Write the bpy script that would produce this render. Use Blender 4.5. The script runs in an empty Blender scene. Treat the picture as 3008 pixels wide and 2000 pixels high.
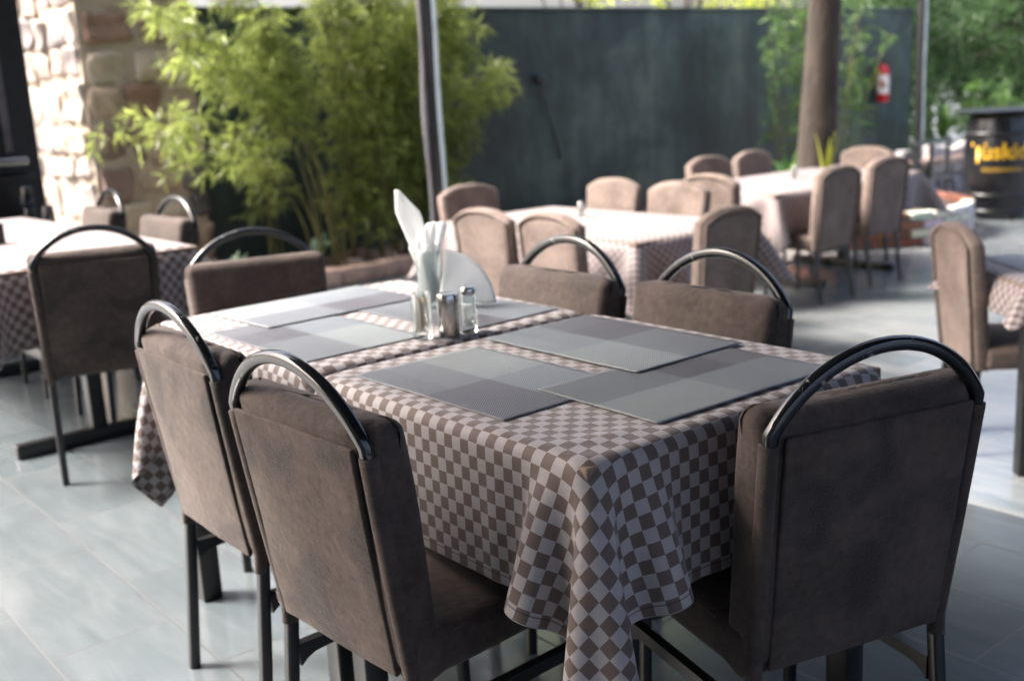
import bpy, bmesh, math, random
import numpy as np
from mathutils import Vector, Matrix, Euler

# ------------------------------------------------------------------ camera, sky, sun, exposure
scene = bpy.context.scene
C = scene.collection
R = math.radians
cam_d = bpy.data.cameras.new('camera'); cam = bpy.data.objects.new('camera', cam_d); C.objects.link(cam)
scene.camera = cam
cr, cu, cf = Vector((0.770613, -0.635191, -0.051846)), Vector((0.181996, 0.141371, 0.973084)), Vector((0.610764, 0.759307, -0.224545))
m = Matrix((( cr.x, cu.x, -cf.x, -1.011), (cr.y, cu.y, -cf.y, -1.103), (cr.z, cu.z, -cf.z, 1.281), (0, 0, 0, 1)))
cam.matrix_world = m
cam_d.sensor_width = 36; cam_d.sensor_fit = 'HORIZONTAL'; cam_d.lens = 38.97
cam_d.clip_start = 0.05; cam_d.clip_end = 500
cam_d.dof.use_dof = True; cam_d.dof.focus_distance = 1.63; cam_d.dof.aperture_fstop = 3.6

SUN_EL, SUN_DIR = R(46), Vector((-0.72, 0.69, 0)).normalized()
world = bpy.data.worlds.new('World'); scene.world = world; world.use_nodes = True
wn = world.node_tree.nodes; wl = world.node_tree.links
sky = wn.new('ShaderNodeTexSky'); sky.sky_type = 'NISHITA'; sky.sun_disc = False
sky.sun_elevation = SUN_EL; sky.sun_rotation = math.atan2(SUN_DIR.x, SUN_DIR.y)
sky.air_density = 0.6; sky.dust_density = 8.0; sky.ozone_density = 0.3
wl.new(sky.outputs[0], wn['Background'].inputs[0]); wn['Background'].inputs[1].default_value = 0.15
sd = bpy.data.lights.new('sun', 'SUN'); sun = bpy.data.objects.new('sun', sd); C.objects.link(sun)
sd.energy = 2.1; sd.angle = R(18); sd.color = (1.0, 0.985, 0.965)
sdir = Vector((SUN_DIR.x*math.cos(SUN_EL), SUN_DIR.y*math.cos(SUN_EL), math.sin(SUN_EL)))
sun.rotation_euler = sdir.to_track_quat('Z', 'Y').to_euler()
sun.location = sdir*20
scene.view_settings.view_transform = 'Standard'; scene.view_settings.look = 'None'
scene.view_settings.exposure = 2.33; scene.view_settings.gamma = 1; scene.view_settings.use_curve_mapping = False
scene.render.engine = 'CYCLES'
scene.cycles.use_denoising = True
scene.cycles.max_bounces = 10; scene.cycles.diffuse_bounces = 5; scene.cycles.glossy_bounces = 5
scene.cycles.transmission_bounces = 8; scene.cycles.transparent_max_bounces = 8
scene.cycles.caustics_reflective = False; scene.cycles.caustics_refractive = False
scene.cycles.sample_clamp_indirect = 8

rnd = random.Random(7)
LOW = -0.28          # the lower terrace, one step down from the tables in front
DUMMY = None

# ------------------------------------------------------------------ material helpers
class NT:
    def __init__(s, name):
        s.m = bpy.data.materials.new(name); s.m.use_nodes = True
        s.t = s.m.node_tree; s.n = s.t.nodes; s.l = s.t.links
        s.p = s.n['Principled BSDF']
    def node(s, kind, **kw):
        n = s.n.new('ShaderNode'+kind)
        for k, v in kw.items():
            if k.startswith('i_'):
                key = k[2:]
                key = int(key) if key.isdigit() else key.replace('_', ' ')
                s.put(n, key, v)
            else: setattr(n, k, v)
        return n
    def put(s, n, key, v):
        if isinstance(v, bpy.types.NodeSocket): s.l.new(v, n.inputs[key])
        else: n.inputs[key].default_value = v
    def math(s, op, a, b=0.0, c=None):
        n = s.node('Math', operation=op); s.put(n, 0, a); s.put(n, 1, b)
        if c is not None: s.put(n, 2, c)
        return n.outputs[0]
    def mix(s, fac, a, b, blend='MIX'):
        n = s.node('Mix', data_type='RGBA', blend_type=blend); s.put(n, 0, fac); s.put(n, 6, a); s.put(n, 7, b)
        return n.outputs[2]
    def ramp(s, fac, stops):
        n = s.node('ValToRGB'); s.l.new(fac, n.inputs[0]); e = n.color_ramp.elements
        while len(e) < len(stops): e.new(0.5)
        for i, (p, c) in enumerate(stops):
            e[i].position = p; e[i].color = c if len(c) == 4 else (*c, 1)
        return n.outputs[0]
    def noise(s, vec, scale, detail=3.0, rough=0.5, dist=0.0):
        n = s.node('TexNoise'); s.put(n, 'Scale', scale); s.put(n, 'Detail', detail); s.put(n, 'Roughness', rough); s.put(n, 'Distortion', dist)
        if vec is not None: s.l.new(vec, n.inputs['Vector'])
        return n.outputs['Fac']
    def coord(s, which='Object', shift=False, scale=None):
        o = s.node('TexCoord').outputs[which]
        if shift:
            r = s.node('ObjectInfo').outputs['Random']
            v = s.node('VectorMath', operation='ADD'); s.l.new(o, v.inputs[0])
            k = s.math('MULTIPLY', r, 37.0); cmb = s.node('CombineXYZ', i_X=k, i_Y=k, i_Z=k)
            s.l.new(cmb.outputs[0], v.inputs[1]); o = v.outputs[0]
        if scale:
            mp = s.node('Mapping'); s.l.new(o, mp.inputs[0]); mp.inputs['Scale'].default_value = scale; o = mp.outputs[0]
        return o
    def bump(s, h, strength, dist=0.002, normal=None):
        b = s.node('Bump'); s.put(b, 'Height', h); b.inputs['Strength'].default_value = strength; b.inputs['Distance'].default_value = dist
        if normal is not None: s.l.new(normal, b.inputs['Normal'])
        s.l.new(b.outputs[0], s.p.inputs['Normal']); return b.outputs[0]
    def set(s, **kw):
        for k, v in kw.items(): s.put(s.p, k.replace('_', ' '), v)
        return s
def rgb(*c): return (*c, 1.0)

def simple(name, col, rough=0.6, metal=0.0, var=0.12, scale=12.0, bump=0.0, spec=0.5):
    t = NT(name); v = t.coord('Object', True); n = t.noise(v, scale, 4)
    a = tuple(x*(1-var*2) for x in col); b = tuple(min(1, x*(1+var*2)) for x in col)
    t.set(Base_Color=t.ramp(n, [(0.3, a), (0.7, b)]), Roughness=rough, Metallic=metal)
    t.p.inputs['Specular IOR Level'].default_value = spec
    if bump: t.bump(t.noise(v, scale*6, 3), bump, 0.004)
    return t.m

def suede(name, base, dark, panel=False):
    t = NT(name); v = t.coord('Object', True)
    n1 = t.noise(v, 5, 5, .6); n2 = t.noise(v, 55, 3, .6); st = t.coord('Object', True, (90, 90, 500)); n3 = t.noise(st, 1, 2)
    fac = t.math('ADD', t.math('MULTIPLY', n1, .6), t.math('MULTIPLY', n2, .4))
    col = t.ramp(fac, [(0.36, tuple(x*.62 for x in base)), (0.5, base), (0.64, tuple(x*1.38 for x in base))])
    # worn, cracked patches
    pn = t.noise(v, 8.5 if panel else 6, 2, .4, .3)
    mask = t.node('MapRange', i_Value=pn, i_1=.52 if panel else .56, i_2=.63, i_3=0.0, i_4=.66 if panel else .45).outputs[0]
    vo = t.node('TexVoronoi', feature='DISTANCE_TO_EDGE'); t.put(vo, 'Scale', 190.0); t.l.new(v, vo.inputs['Vector'])
    crack = t.node('MapRange', i_Value=vo.outputs['Distance'], i_1=0.0, i_2=.12, i_3=1.0, i_4=0.0).outputs[0]
    worn = t.mix(t.math('MULTIPLY', crack, .5), rgb(*dark), rgb(*[x*1.2 for x in base]))
    col = t.mix(mask, col, worn)
    t.set(Base_Color=col, Roughness=.88); t.p.inputs['Specular IOR Level'].default_value = .25
    t.set(Sheen_Weight=.15, Sheen_Roughness=.4)
    t.p.inputs['Sheen Tint'].default_value = (.9, .8, .75, 1)
    b = t.math('ADD', t.math('MULTIPLY', n2, .7), t.math('MULTIPLY', t.math('MULTIPLY', crack, mask), -.6))
    b = t.math('ADD', b, t.math('MULTIPLY', n3, .5)); b = t.math('ADD', b, t.math('MULTIPLY', n1, 4.0)); b = t.math('ADD', b, t.math('MULTIPLY', t.noise(t.coord('Object', True, (14, 14, 40)), 1, 4, .6, 1.0), 1.6))
    t.bump(b, .55, .003)
    return t.m

def black_paint():
    t = NT('chipped_black_paint'); v = t.coord('Object', True)
    n = t.noise(v, 34, 6, .72, .6); big = t.noise(v, 6, 2)
    k = t.math('MULTIPLY', n, t.math('ADD', t.math('MULTIPLY', big, .5), .75))
    chip = t.node('MapRange', i_Value=k, i_1=.645, i_2=.665, i_3=0.0, i_4=1.0).outputs[0]
    zz = t.node('SeparateXYZ'); t.l.new(t.node('TexCoord').outputs['Object'], zz.inputs[0])
    up = t.node('MapRange', i_Value=zz.outputs['Z'], i_1=.72, i_2=.82, i_3=0.0, i_4=1.0).outputs[0]
    chip = t.math('MULTIPLY', chip, up)
    t.set(Base_Color=t.mix(chip, rgb(.0065, .008, .0095), rgb(.16, .155, .145)))
    t.put(t.p, 'Roughness', t.math('ADD', t.math('MULTIPLY', chip, .35), t.math('MULTIPLY_ADD', n, .12, .08)))
    t.put(t.p, 'Coat Weight', .12); t.p.inputs['Coat Roughness'].default_value = .15
    t.bump(t.math('ADD', t.math('MULTIPLY', n, .4), t.math('MULTIPLY', chip, -.6)), .25, .0015)
    return t.m

def check_cloth(name, sq, light, brown, hem=True):
    t = NT(name); uv = t.node('UVMap'); uv.uv_map = 'UVMap'; u = uv.outputs[0]
    # ragged woven edges of the squares
    fine = t.node('Mapping'); t.l.new(u, fine.inputs[0]); fine.inputs['Scale'].default_value = (1, 1, 1)
    nz = t.node('TexNoise'); t.put(nz, 'Scale', 1400.0); t.l.new(u, nz.inputs['Vector'])
    off = t.node('VectorMath', operation='MULTIPLY_ADD'); t.l.new(nz.outputs['Color'], off.inputs[0])
    off.inputs[1].default_value = (.0011, .0011, 0); t.l.new(u, off.inputs[2])
    ck = t.node('TexChecker'); t.put(ck, 'Scale', 1.0/sq); t.l.new(off.outputs[0], ck.inputs['Vector'])
    sp = t.node('SeparateXYZ'); t.l.new(u, sp.inputs[0])
    def threads(ax):
        mp = t.node('Mapping'); t.l.new(u, mp.inputs[0]); mp.inputs['Scale'].default_value = (60, 2200, 1) if ax else (2200, 60, 1)
        return t.noise(mp.outputs[0], 1, 3, .6)
    tx, ty = threads(0), threads(1)
    lt = t.mix(tx, rgb(*[x*.72 for x in light]), rgb(*[min(1, x*1.28) for x in light]))
    br = t.mix(ty, rgb(*[x*.86 for x in brown]), rgb(*[x*1.14 for x in brown]))
    spk = t.node('MapRange', i_Value=t.noise(u, 900, 2), i_1=.72, i_2=.78, i_3=0.0, i_4=.6).outputs[0]
    lt = t.mix(spk, lt, rgb(.75, .73, .72))
    col = t.mix(ck.outputs['Fac'], br, lt)
    big = t.noise(u, 6, 3)
    col = t.mix(t.math('MULTIPLY', big, .25), col, t.mix(.5, col, rgb(.06, .05, .05)))
    hd = t.node('Attribute', attribute_name='hem').outputs['Fac']
    seam = t.node('MapRange', i_Value=t.math('ABSOLUTE', t.math('SUBTRACT', hd, .017)), i_1=.0004, i_2=.0018, i_3=.75, i_4=0.0).outputs[0]
    band = t.math('LESS_THAN', hd, .017)
    col = t.mix(seam, col, rgb(.03, .022, .02))
    t.set(Base_Color=col, Roughness=.72); t.p.inputs['Specular IOR Level'].default_value = .35
    t.set(Sheen_Weight=.3, Sheen_Roughness=.35)
    # satin brown squares lie a hair lower; soft puckers
    b = t.math('ADD', t.math('MULTIPLY', ck.outputs['Fac'], .35), t.math('MULTIPLY', tx, .35))
    b = t.math('ADD', b, t.math('MULTIPLY', t.noise(u, 38, 3, .55), 2.2)); b = t.math('ADD', b, t.math('MULTIPLY', band, .8))
    t.bump(b, .5, .0012)
    return t.m

def mat_vinyl(name, q):
    t = NT(name); v = t.coord('Object', False)
    sp = t.node('SeparateXYZ'); t.l.new(v, sp.inputs[0]); x, y = sp.outputs['X'], sp.outputs['Y']
    sx = t.math('GREATER_THAN', x, .0); sy = t.math('GREATER_THAN', y, .0)
    sx2 = t.math('GREATER_THAN', x, .13); sy2 = t.math('GREATER_THAN', y, .085)
    col = t.mix(sy, t.mix(sx, rgb(*q[0]), rgb(*q[1])), t.mix(sx, rgb(*q[2]), rgb(*q[3])))
    col = t.mix(t.math('MULTIPLY', sx2, .28), col, rgb(*q[0])); col = t.mix(t.math('MULTIPLY', sy2, .3), col, rgb(*q[2]))
    col = t.mix(t.math('MULTIPLY', t.noise(v, 14, 3), .25), col, rgb(.2, .2, .21))
    ph = t.math('MULTIPLY', t.math('ADD', x, t.math('MULTIPLY', y, .9)), 1150.0)
    w = t.math('SINE', ph); w2 = t.math('SINE', t.math('MULTIPLY', t.math('SUBTRACT', y, t.math('MULTIPLY', x, .15)), 900.0))
    rib = t.math('MULTIPLY_ADD', w, .5, .5)
    col = t.mix(t.math('MULTIPLY', rib, .9), col, t.mix(.7, col, rgb(.03, .03, .035)))
    t.set(Base_Color=col, Roughness=.42); t.p.inputs['Specular IOR Level'].default_value = .5
    t.bump(t.math('ADD', t.math('MULTIPLY', rib, -1.0), t.math('MULTIPLY', w2, .25)), .8, .0006)
    return t.m

def tile_floor(name, cols, rough, du, dv, gcol, streak=1.0):
    t = NT(name); v = t.coord('Object')
    sp = t.node('SeparateXYZ'); t.l.new(v, sp.inputs[0])
    cm = t.node('CombineXYZ', i_X=t.math('ADD', sp.outputs['Y'], dv), i_Y=t.math('ADD', sp.outputs['X'], du))
    br = t.node('TexBrick', offset=.5, offset_frequency=2); t.l.new(cm.outputs[0], br.inputs['Vector'])
    for k, val in (('Scale', 1.0), ('Mortar Size', .0032), ('Mortar Smooth', .1), ('Bias', 0.0), ('Brick Width', .6), ('Row Height', .302)): t.put(br, k, val)
    br.inputs['Color1'].default_value = (0, 0, 0, 1); br.inputs['Color2'].default_value = (1, 1, 1, 1); br.inputs['Mortar'].default_value = (.5, .5, .5, 1)
    tid = br.outputs['Color']
    # veins run along each tile, shifted from tile to tile
    mv = t.node('VectorMath', operation='MULTIPLY_ADD'); t.l.new(cm.outputs[0], mv.inputs[0]); mv.inputs[1].default_value = (1.3, 6.5, 1)
    sc = t.node('VectorMath', operation='SCALE'); t.l.new(tid, sc.inputs[0]); sc.inputs['Scale'].default_value = 40; t.l.new(sc.outputs[0], mv.inputs[2])
    n1 = t.noise(mv.outputs[0], 1.6, 5, .55, 1.4); n2 = t.noise(mv.outputs[0], 6, 5, .6, .8)
    f = t.math('ADD', t.math('MULTIPLY', n1, .55), t.math('MULTIPLY', n2, .15)); f = t.math('ADD', f, t.math('MULTIPLY_ADD', tid, .12, .11))
    col = t.ramp(f, [(.34, cols[0]), (.52, cols[1]), (.72, cols[2])])
    dirt = t.noise(v, 2.2, 5, .6)
    col = t.mix(t.node('MapRange', i_Value=dirt, i_1=.5, i_2=.8, i_3=0.0, i_4=.35).outputs[0], col, rgb(*[x*.6 for x in cols[0]]))
    col = t.mix(br.outputs['Fac'], col, rgb(*gcol))
    t.set(Base_Color=col)
    t.put(t.p, 'Roughness', t.math('ADD', t.math('MULTIPLY_ADD', n2, .14, rough), t.math('MULTIPLY', br.outputs['Fac'], .4)))
    t.bump(t.math('ADD', t.math('MULTIPLY', br.outputs['Fac'], -1.0), t.math('MULTIPLY', n2, .12)), .5, .0012)
    return t.m

def leaf_mat(name, c1, c2, trans=.5, rough=.45):
    t = NT(name); at = t.node('Attribute', attribute_name='tone'); f = at.outputs['Fac']
    col = t.ramp(f, [(0, c1), (.6, c2), (1, tuple(min(1, x*1.5) for x in c2))])
    t.set(Base_Color=col, Roughness=rough); t.p.inputs['Specular IOR Level'].default_value = .4
    tr = t.node('BsdfTranslucent'); t.l.new(t.mix(.5, col, rgb(*[min(1, x*1.8) for x in c2])), tr.inputs['Color'])
    mx = t.node('MixShader'); mx.inputs[0].default_value = trans
    t.l.new(t.p.outputs[0], mx.inputs[1]); t.l.new(tr.outputs[0], mx.inputs[2]); t.l.new(mx.outputs[0], t.n['Material Output'].inputs[0])
    return t.m

M = {}
M['suede'] = suede('brown_suede', (.056, .043, .0375), (.024, .0222, .0225))
M['panel'] = suede('worn_suede_panel', (.059, .0455, .039), (.019, .018, .019), True)
M['cover'] = suede('chair_cover_fabric', (.14, .107, .092), (.10, .08, .072))
M['paint'] = black_paint()
M['metal_black'] = simple('black_metal', (.009, .0095, .010), .32, 0, .2, 20, .05)
M['stitch'] = simple('pale_thread', (.42, .40, .38), .8)
M['cloth'] = check_cloth('checked_tablecloth', .022, (.30, .28, .285), (.104, .075, .066))
M['cloth_far'] = check_cloth('checked_tablecloth_far', .024, (.29, .255, .255), (.105, .074, .068))
G1, G2, G3, G4 = (.27, .30, .30), (.15, .165, .18), (.075, .070, .085), (.19, .215, .24)
M['matA'] = mat_vinyl('placemat_vinyl_a', (G1, G4, G2, G3)); M['matB'] = mat_vinyl('placemat_vinyl_b', (G4, G1, G3, G2))
M['matC'] = mat_vinyl('placemat_vinyl_c', (G2, G3, G1, G4))
M['floor'] = tile_floor('grey_floor_tiles', ((.072, .087, .094), (.094, .110, .117), (.124, .140, .148)), .10, .386+10*.302, .34+.26+6.0, (.062, .068, .07))
M['floor_low'] = tile_floor('lower_floor_tiles', ((.12, .15, .17), (.21, .225, .23), (.29, .288, .275)), .10, .1+20*.302, .1+6, (.2, .2, .19))
M['steel'] = simple('brushed_steel', (.42, .41, .39), .22, 1.0, .06, 30)
M['wood'] = simple('pale_wood', (.55, .42, .29), .7)
def paper():
    t = NT('white_paper'); t.set(Base_Color=rgb(.82, .83, .82), Roughness=.9); tr = t.node('BsdfTranslucent'); tr.inputs[0].default_value = (.93, .94, .93, 1)
    mx = t.node('MixShader'); mx.inputs[0].default_value = .6; t.l.new(t.p.outputs[0], mx.inputs[1]); t.l.new(tr.outputs[0], mx.inputs[2]); t.l.new(mx.outputs[0], t.n['Material Output'].inputs[0])
    v = t.coord('Object'); t.bump(t.noise(v, 60, 3), .25, .002); return t.m
M['paper'] = paper()
M['timber'] = simple('rough_timber', (.14, .10, .075), .8)
M['bright_backdrop'] = simple('backdrop_white', (.75, .76, .78), .8, 0, .03)
M['roof'] = simple('roof_boards', (.055, .05, .045), .8)
M['pale_blocker'] = simple('pale_blocker_wall', (.55, .52, .48), .8, 0, .04)  # for the unseen left blocker, pale to bounce some light
M['dark_blocker'] = simple('dark_blocker_wall', (.035, .033, .032), .85)  # for the unseen sky blockers, dark so they bounce little

def glass(name, tint=(1, 1, 1), rough=.02):
    t = NT(name); t.set(Base_Color=rgb(*tint), Roughness=rough, IOR=1.48); t.p.inputs['Transmission Weight'].default_value = 1.0
    return t.m
def thin_glass(name, tint):
    t = NT(name); tr = t.node('BsdfTransparent'); tr.inputs[0].default_value = rgb(*tint); gl = t.node('BsdfGlossy'); gl.inputs['Roughness'].default_value = .04; gl.inputs[0].default_value = (1, 1, 1, 1)
    fr = t.node('Fresnel'); fr.inputs[0].default_value = 1.5; mx = t.node('MixShader')
    t.l.new(t.math('MULTIPLY_ADD', fr.outputs[0], .55, .01), mx.inputs[0]); t.l.new(tr.outputs[0], mx.inputs[1]); t.l.new(gl.outputs[0], mx.inputs[2]); t.l.new(mx.outputs[0], t.n['Material Output'].inputs[0]); return t.m
M['glass'] = thin_glass('clear_glass', (.93, .96, .955)); M['smoke_glass'] = thin_glass('smoked_glass', (.22, .23, .25))

def plastered_wall():
    t = NT('dark_green_wall_paint'); v = t.coord('Object')
    n1 = t.noise(v, .8, 6, .62, .6); n2 = t.noise(v, 4, 5, .65)
    mp = t.node('Mapping'); t.l.new(v, mp.inputs[0]); mp.inputs['Scale'].default_value = (4, 1, .45); n3 = t.noise(mp.outputs[0], 1, 5, .6)
    f = t.math('ADD', t.math('MULTIPLY', n1, .62), t.math('ADD', t.math('MULTIPLY', n2, .18), t.math('MULTIPLY', n3, .32)))
    col = t.ramp(f, [(.46, (.007, .015, .0135)), (.56, (.019, .036, .032)), (.64, (.046, .074, .066)), (.74, (.10, .11, .085))])
    t.set(Base_Color=col, Roughness=.55); t.bump(n2, .3, .01)
    return t.m
M['wall'] = plastered_wall()

def attr_col(name, rough, nz=20, bump=.5, bd=.02, var=.25):
    t = NT(name); a = t.node('Attribute', attribute_name='tint'); v = t.coord('Object')
    n = t.noise(v, nz, 5, .65); n0 = t.noise(v, nz*.25, 3)
    dark = t.mix(1.0, a.outputs['Color'], rgb(.5, .5, .5), 'MULTIPLY')
    f = t.math('ADD', t.math('MULTIPLY', n, .5), t.math('MULTIPLY', n0, .5))
    t.set(Base_Color=t.mix(t.node('MapRange', i_Value=f, i_1=.35, i_2=.65, i_3=var*2, i_4=0.0).outputs[0], a.outputs['Color'], dark), Roughness=rough)
    t.bump(n, bump, bd); return t.m
M['stone'] = attr_col('rubble_stone', .85, 14, .6, .03); M['brick'] = attr_col('old_brick', .85, 30, .4, .01)

def bark():
    t = NT('grey_brown_bark'); v = t.coord('Object', False, (9, 9, 2.2)); n = t.noise(v, 1, 6, .65); n2 = t.noise(v, 4, 4)
    t.set(Base_Color=t.ramp(n, [(.3, (.018, .013, .010)), (.55, (.040, .029, .022)), (.75, (.075, .056, .045))]), Roughness=.9); t.bump(t.math('ADD', n, n2), .6, .03); return t.m
M['bark'] = bark()
M['soil'] = simple('dry_soil', (.11, .075, .055), .95, 0, .3, 25, .6)
M['kerbstone'] = simple('pinkish_kerb_stone', (.36, .25, .20), .85, 0, .2, 8, .4)
M['bamboo_leaf'] = leaf_mat('bamboo_leaf', (.036, .056, .016), (.25, .30, .075), .5, .28)
M['cane'] = simple('bamboo_cane', (.11, .105, .025), .5, 0, .25, 6)
M['tree_leaf'] = leaf_mat('yellow_green_leaf', (.14, .20, .02), (.36, .40, .05), .6)
M['dark_leaf'] = leaf_mat('dark_green_leaf', (.012, .030, .014), (.05, .10, .032), .4)
M['vine_leaf'] = leaf_mat('fresh_green_leaf', (.025, .065, .02), (.09, .17, .035), .4)
M['sword_leaf'] = leaf_mat('striped_sword_leaf', (.10, .16, .02), (.38, .38, .05), .3)
M['pale_leaf'] = leaf_mat('pale_broad_leaf', (.10, .19, .11), (.30, .42, .30), .3)
M['red'] = simple('red_enamel', (.42, .010, .014), .25, 0, .05)
M['label'] = simple('white_label', (.62, .58, .56), .5)
M['label_pink'] = simple('printed_label_block', (.48, .10, .17), .5)
M['barrel'] = simple('black_barrel_paint', (.010, .0105, .013), .25, 0, .2, 8, .05)
M['yellow'] = simple('yellow_lettering', (.50, .29, .006), .45)
M['dim_yellow'] = simple('faded_yellow_lettering', (.28, .17, .015), .5)
M['terracotta'] = simple('terracotta_pot', (.42, .15, .06), .8)
M['blind'] = simple('rolled_clear_blind', (.62, .72, .75), .3, 0, .08, 5)
M['grey_fabric'] = simple('grey_curtain_fabric', (.075, .072, .082), .8, 0, .15, 5)

# ------------------------------------------------------------------ mesh helpers
def link(name, me, mat=None, parent=None, smooth=True, autos=None):
    o = bpy.data.objects.new(name, me); C.objects.link(o)
    mats = mat if isinstance(mat, (list, tuple)) else [mat]
    for mm in mats:
        if mm is not None: me.materials.append(M[mm] if isinstance(mm, str) else mm)
    if parent is not None: o.parent = parent
    if smooth: me.polygons.foreach_set('use_smooth', [True]*len(me.polygons))
    if autos:
        md = o.modifiers.new('edge', 'EDGE_SPLIT'); md.split_angle = R(autos)
    return o
def tag(o, label=None, cat=None, group=None, kind=None):
    for k, v in (('label', label), ('category', cat), ('group', group), ('kind', kind)):
        if v: o[k] = v
    return o
def thing(name, label, cat, loc=(0, 0, 0), rz=0.0, group=None):
    o = bpy.data.objects.new(name, None); C.objects.link(o); o.empty_display_size = .1
    o.location = loc; o.rotation_euler = (0, 0, rz); return tag(o, label, cat, group)
def dup(root, loc, rz, label, group=None, part_swap=None):
    r = root.copy(); C.objects.link(r); r.location = loc; r.rotation_euler = (0, 0, rz); r['label'] = label
    if group: r['group'] = group
    for ch in list(root.children):
        c = ch.copy(); C.objects.link(c); c.parent = r
        for g in list(ch.children):
            d = g.copy(); C.objects.link(d); d.parent = c
    return r

class MB:
    def __init__(s): s.v = []; s.f = []; s.tint = []; s.mi = []
    def add(s, vs, fs, tint=None, mi=0):
        b = len(s.v); s.v += [tuple(p) for p in vs]; s.f += [[i+b for i in f] for f in fs]
        s.tint += [tint]*len(vs); s.mi += [mi]*len(fs)
    def mesh(s, name):
        me = bpy.data.meshes.new(name); me.from_pydata(s.v, [], s.f); me.update()
        if any(t is not None for t in s.tint):
            a = me.attributes.new('tint', 'FLOAT_COLOR', 'POINT')
            a.data.foreach_set('color', [x for t in s.tint for x in ((*t, 1) if t else (.5, .5, .5, 1))])
        if any(s.mi): me.polygons.foreach_set('material_index', s.mi)
        return me
    def build(s, name, mat, parent=None, smooth=True, autos=None): return link(name, s.mesh(name), mat, parent, smooth, autos)

def axis_samples(h, r, nin, nr=3):
    e = [h - r + r*math.sin(math.pi/2*i/nr)*1.0 for i in range(nr+1)]
    e = [h - r + r*i/nr for i in range(nr+1)]
    inner = [-(h-r) + 2*(h-r)*i/nin for i in range(1, nin)]
    return [-x for x in reversed(e)] + inner + e
def rbox(sx, sy, sz, r, n=(4, 4, 4), nr=3, fn=None):
    """rounded box centred on the origin: returns verts, faces"""
    hs = (sx/2, sy/2, sz/2); r = min(r, *(x*.999 for x in hs))
    S = [axis_samples(hs[i], r, n[i], nr) for i in range(3)]
    idx = {}; vs = []; fs = []
    def vid(p):
        k = (round(p[0], 6), round(p[1], 6), round(p[2], 6))
        if k not in idx:
            idx[k] = len(vs)
            q = Vector(p); inn = Vector([max(-(hs[i]-r), min(hs[i]-r, q[i])) for i in range(3)])
            d = q-inn
            if d.length > 1e-9: q = inn + d.normalized()*r
            vs.append(q)
        return idx[k]
    for ax in range(3):
        a, b = (ax+1) % 3, (ax+2) % 3
        for sgn in (-1, 1):
            for i in range(len(S[a])-1):
                for j in range(len(S[b])-1):
                    def P(u, w):
                        p = [0, 0, 0]; p[ax] = sgn*hs[ax]; p[a] = S[a][u]; p[b] = S[b][w]; return vid(p)
                    q = [P(i, j), P(i+1, j), P(i+1, j+1), P(i, j+1)]
                    fs.append(q if sgn > 0 else q[::-1])
    if fn: vs = [Vector(fn(v)) for v in vs]
    return vs, fs
def off(vs, p): p = Vector(p); return [Vector(v)+p for v in vs]
def box(mb, x0, x1, y0, y1, z0, z1, r=0.0, tint=None, mi=0, n=(1, 1, 1)):
    c = ((x0+x1)/2, (y0+y1)/2, (z0+z1)/2)
    if r > 0: vs, fs = rbox(x1-x0, y1-y0, z1-z0, r, n, 2)
    else:
        vs = [Vector((x, y, z)) for x in (-(x1-x0)/2, (x1-x0)/2) for y in (-(y1-y0)/2, (y1-y0)/2) for z in (-(z1-z0)/2, (z1-z0)/2)]
        fs = [[0, 1, 3, 2], [4, 6, 7, 5], [0, 4, 5, 1], [2, 3, 7, 6], [0, 2, 6, 4], [1, 5, 7, 3]]
    mb.add(off(vs, c), fs, tint, mi)
def prof_sq(w, d, r, k=3):
    pts = []
    for cx, cy, a0 in ((1, 1, 0), (-1, 1, 90), (-1, -1, 180), (1, -1, 270)):
        for i in range(k+1):
            a = R(a0 + 90*i/k); pts.append((cx*(w/2-r)+r*math.cos(a), cy*(d/2-r)+r*math.sin(a)))
    return pts
def prof_round(r, n=12): return [(r*math.cos(2*math.pi*i/n), r*math.sin(2*math.pi*i/n)) for i in range(n)]
def sweep(mb, path, prof, up=(0, 0, 1), scale=None, cap=True, tint=None, mitre=True):
    path = [Vector(p) for p in path]; n = len(path); k = len(prof); vs = []; up = Vector(up)
    for i, p in enumerate(path):
        d0 = (path[i]-path[i-1]).normalized() if i > 0 else None
        d1 = (path[i+1]-path[i]).normalized() if i < n-1 else None
        t = (d0 or d1) if (d0 is None or d1 is None) else (d0+d1).normalized()
        s = t.cross(up)
        if s.length < 1e-4: s = t.cross(Vector((0, 1, 0)))
        s.normalize(); w = s.cross(t).normalized()
        g = 1.0
        if mitre and d0 is not None and d1 is not None: g = 1/max(.5, math.cos(d0.angle(d1)/2))
        f = scale[i] if scale else 1.0
        # stretch in the bend plane
        bend = (d1-d0) if (d0 is not None and d1 is not None) else Vector()
        for (a, b) in prof:
            q = s*a*f + w*b*f
            if bend.length > 1e-4:
                bn = bend.normalized(); q = q + bn*(q.dot(bn))*(g-1)
            vs.append(p+q)
    fs = [[i*k+j, i*k+(j+1) % k, (i+1)*k+(j+1) % k, (i+1)*k+j] for i in range(n-1) for j in range(k)]
    if cap: fs += [list(range(k))[::-1], [(n-1)*k+j for j in range(k)]]
    mb.add(vs, fs, tint)
def lathe(mb, prof, n=24, c=(0, 0, 0), tint=None, mi=0, capb=True, capt=True):
    vs = []; k = len(prof)
    for (r, z) in prof:
        for j in range(n):
            a = 2*math.pi*j/n; vs.append((c[0]+r*math.cos(a), c[1]+r*math.sin(a), c[2]+z))
    fs = [[i*n+j, i*n+(j+1) % n, (i+1)*n+(j+1) % n, (i+1)*n+j] for i in range(k-1) for j in range(n)]
    if capb: fs.append(list(range(n))[::-1])
    if capt: fs.append([(k-1)*n+j for j in range(n)])
    mb.add(vs, fs, tint, mi)

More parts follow.
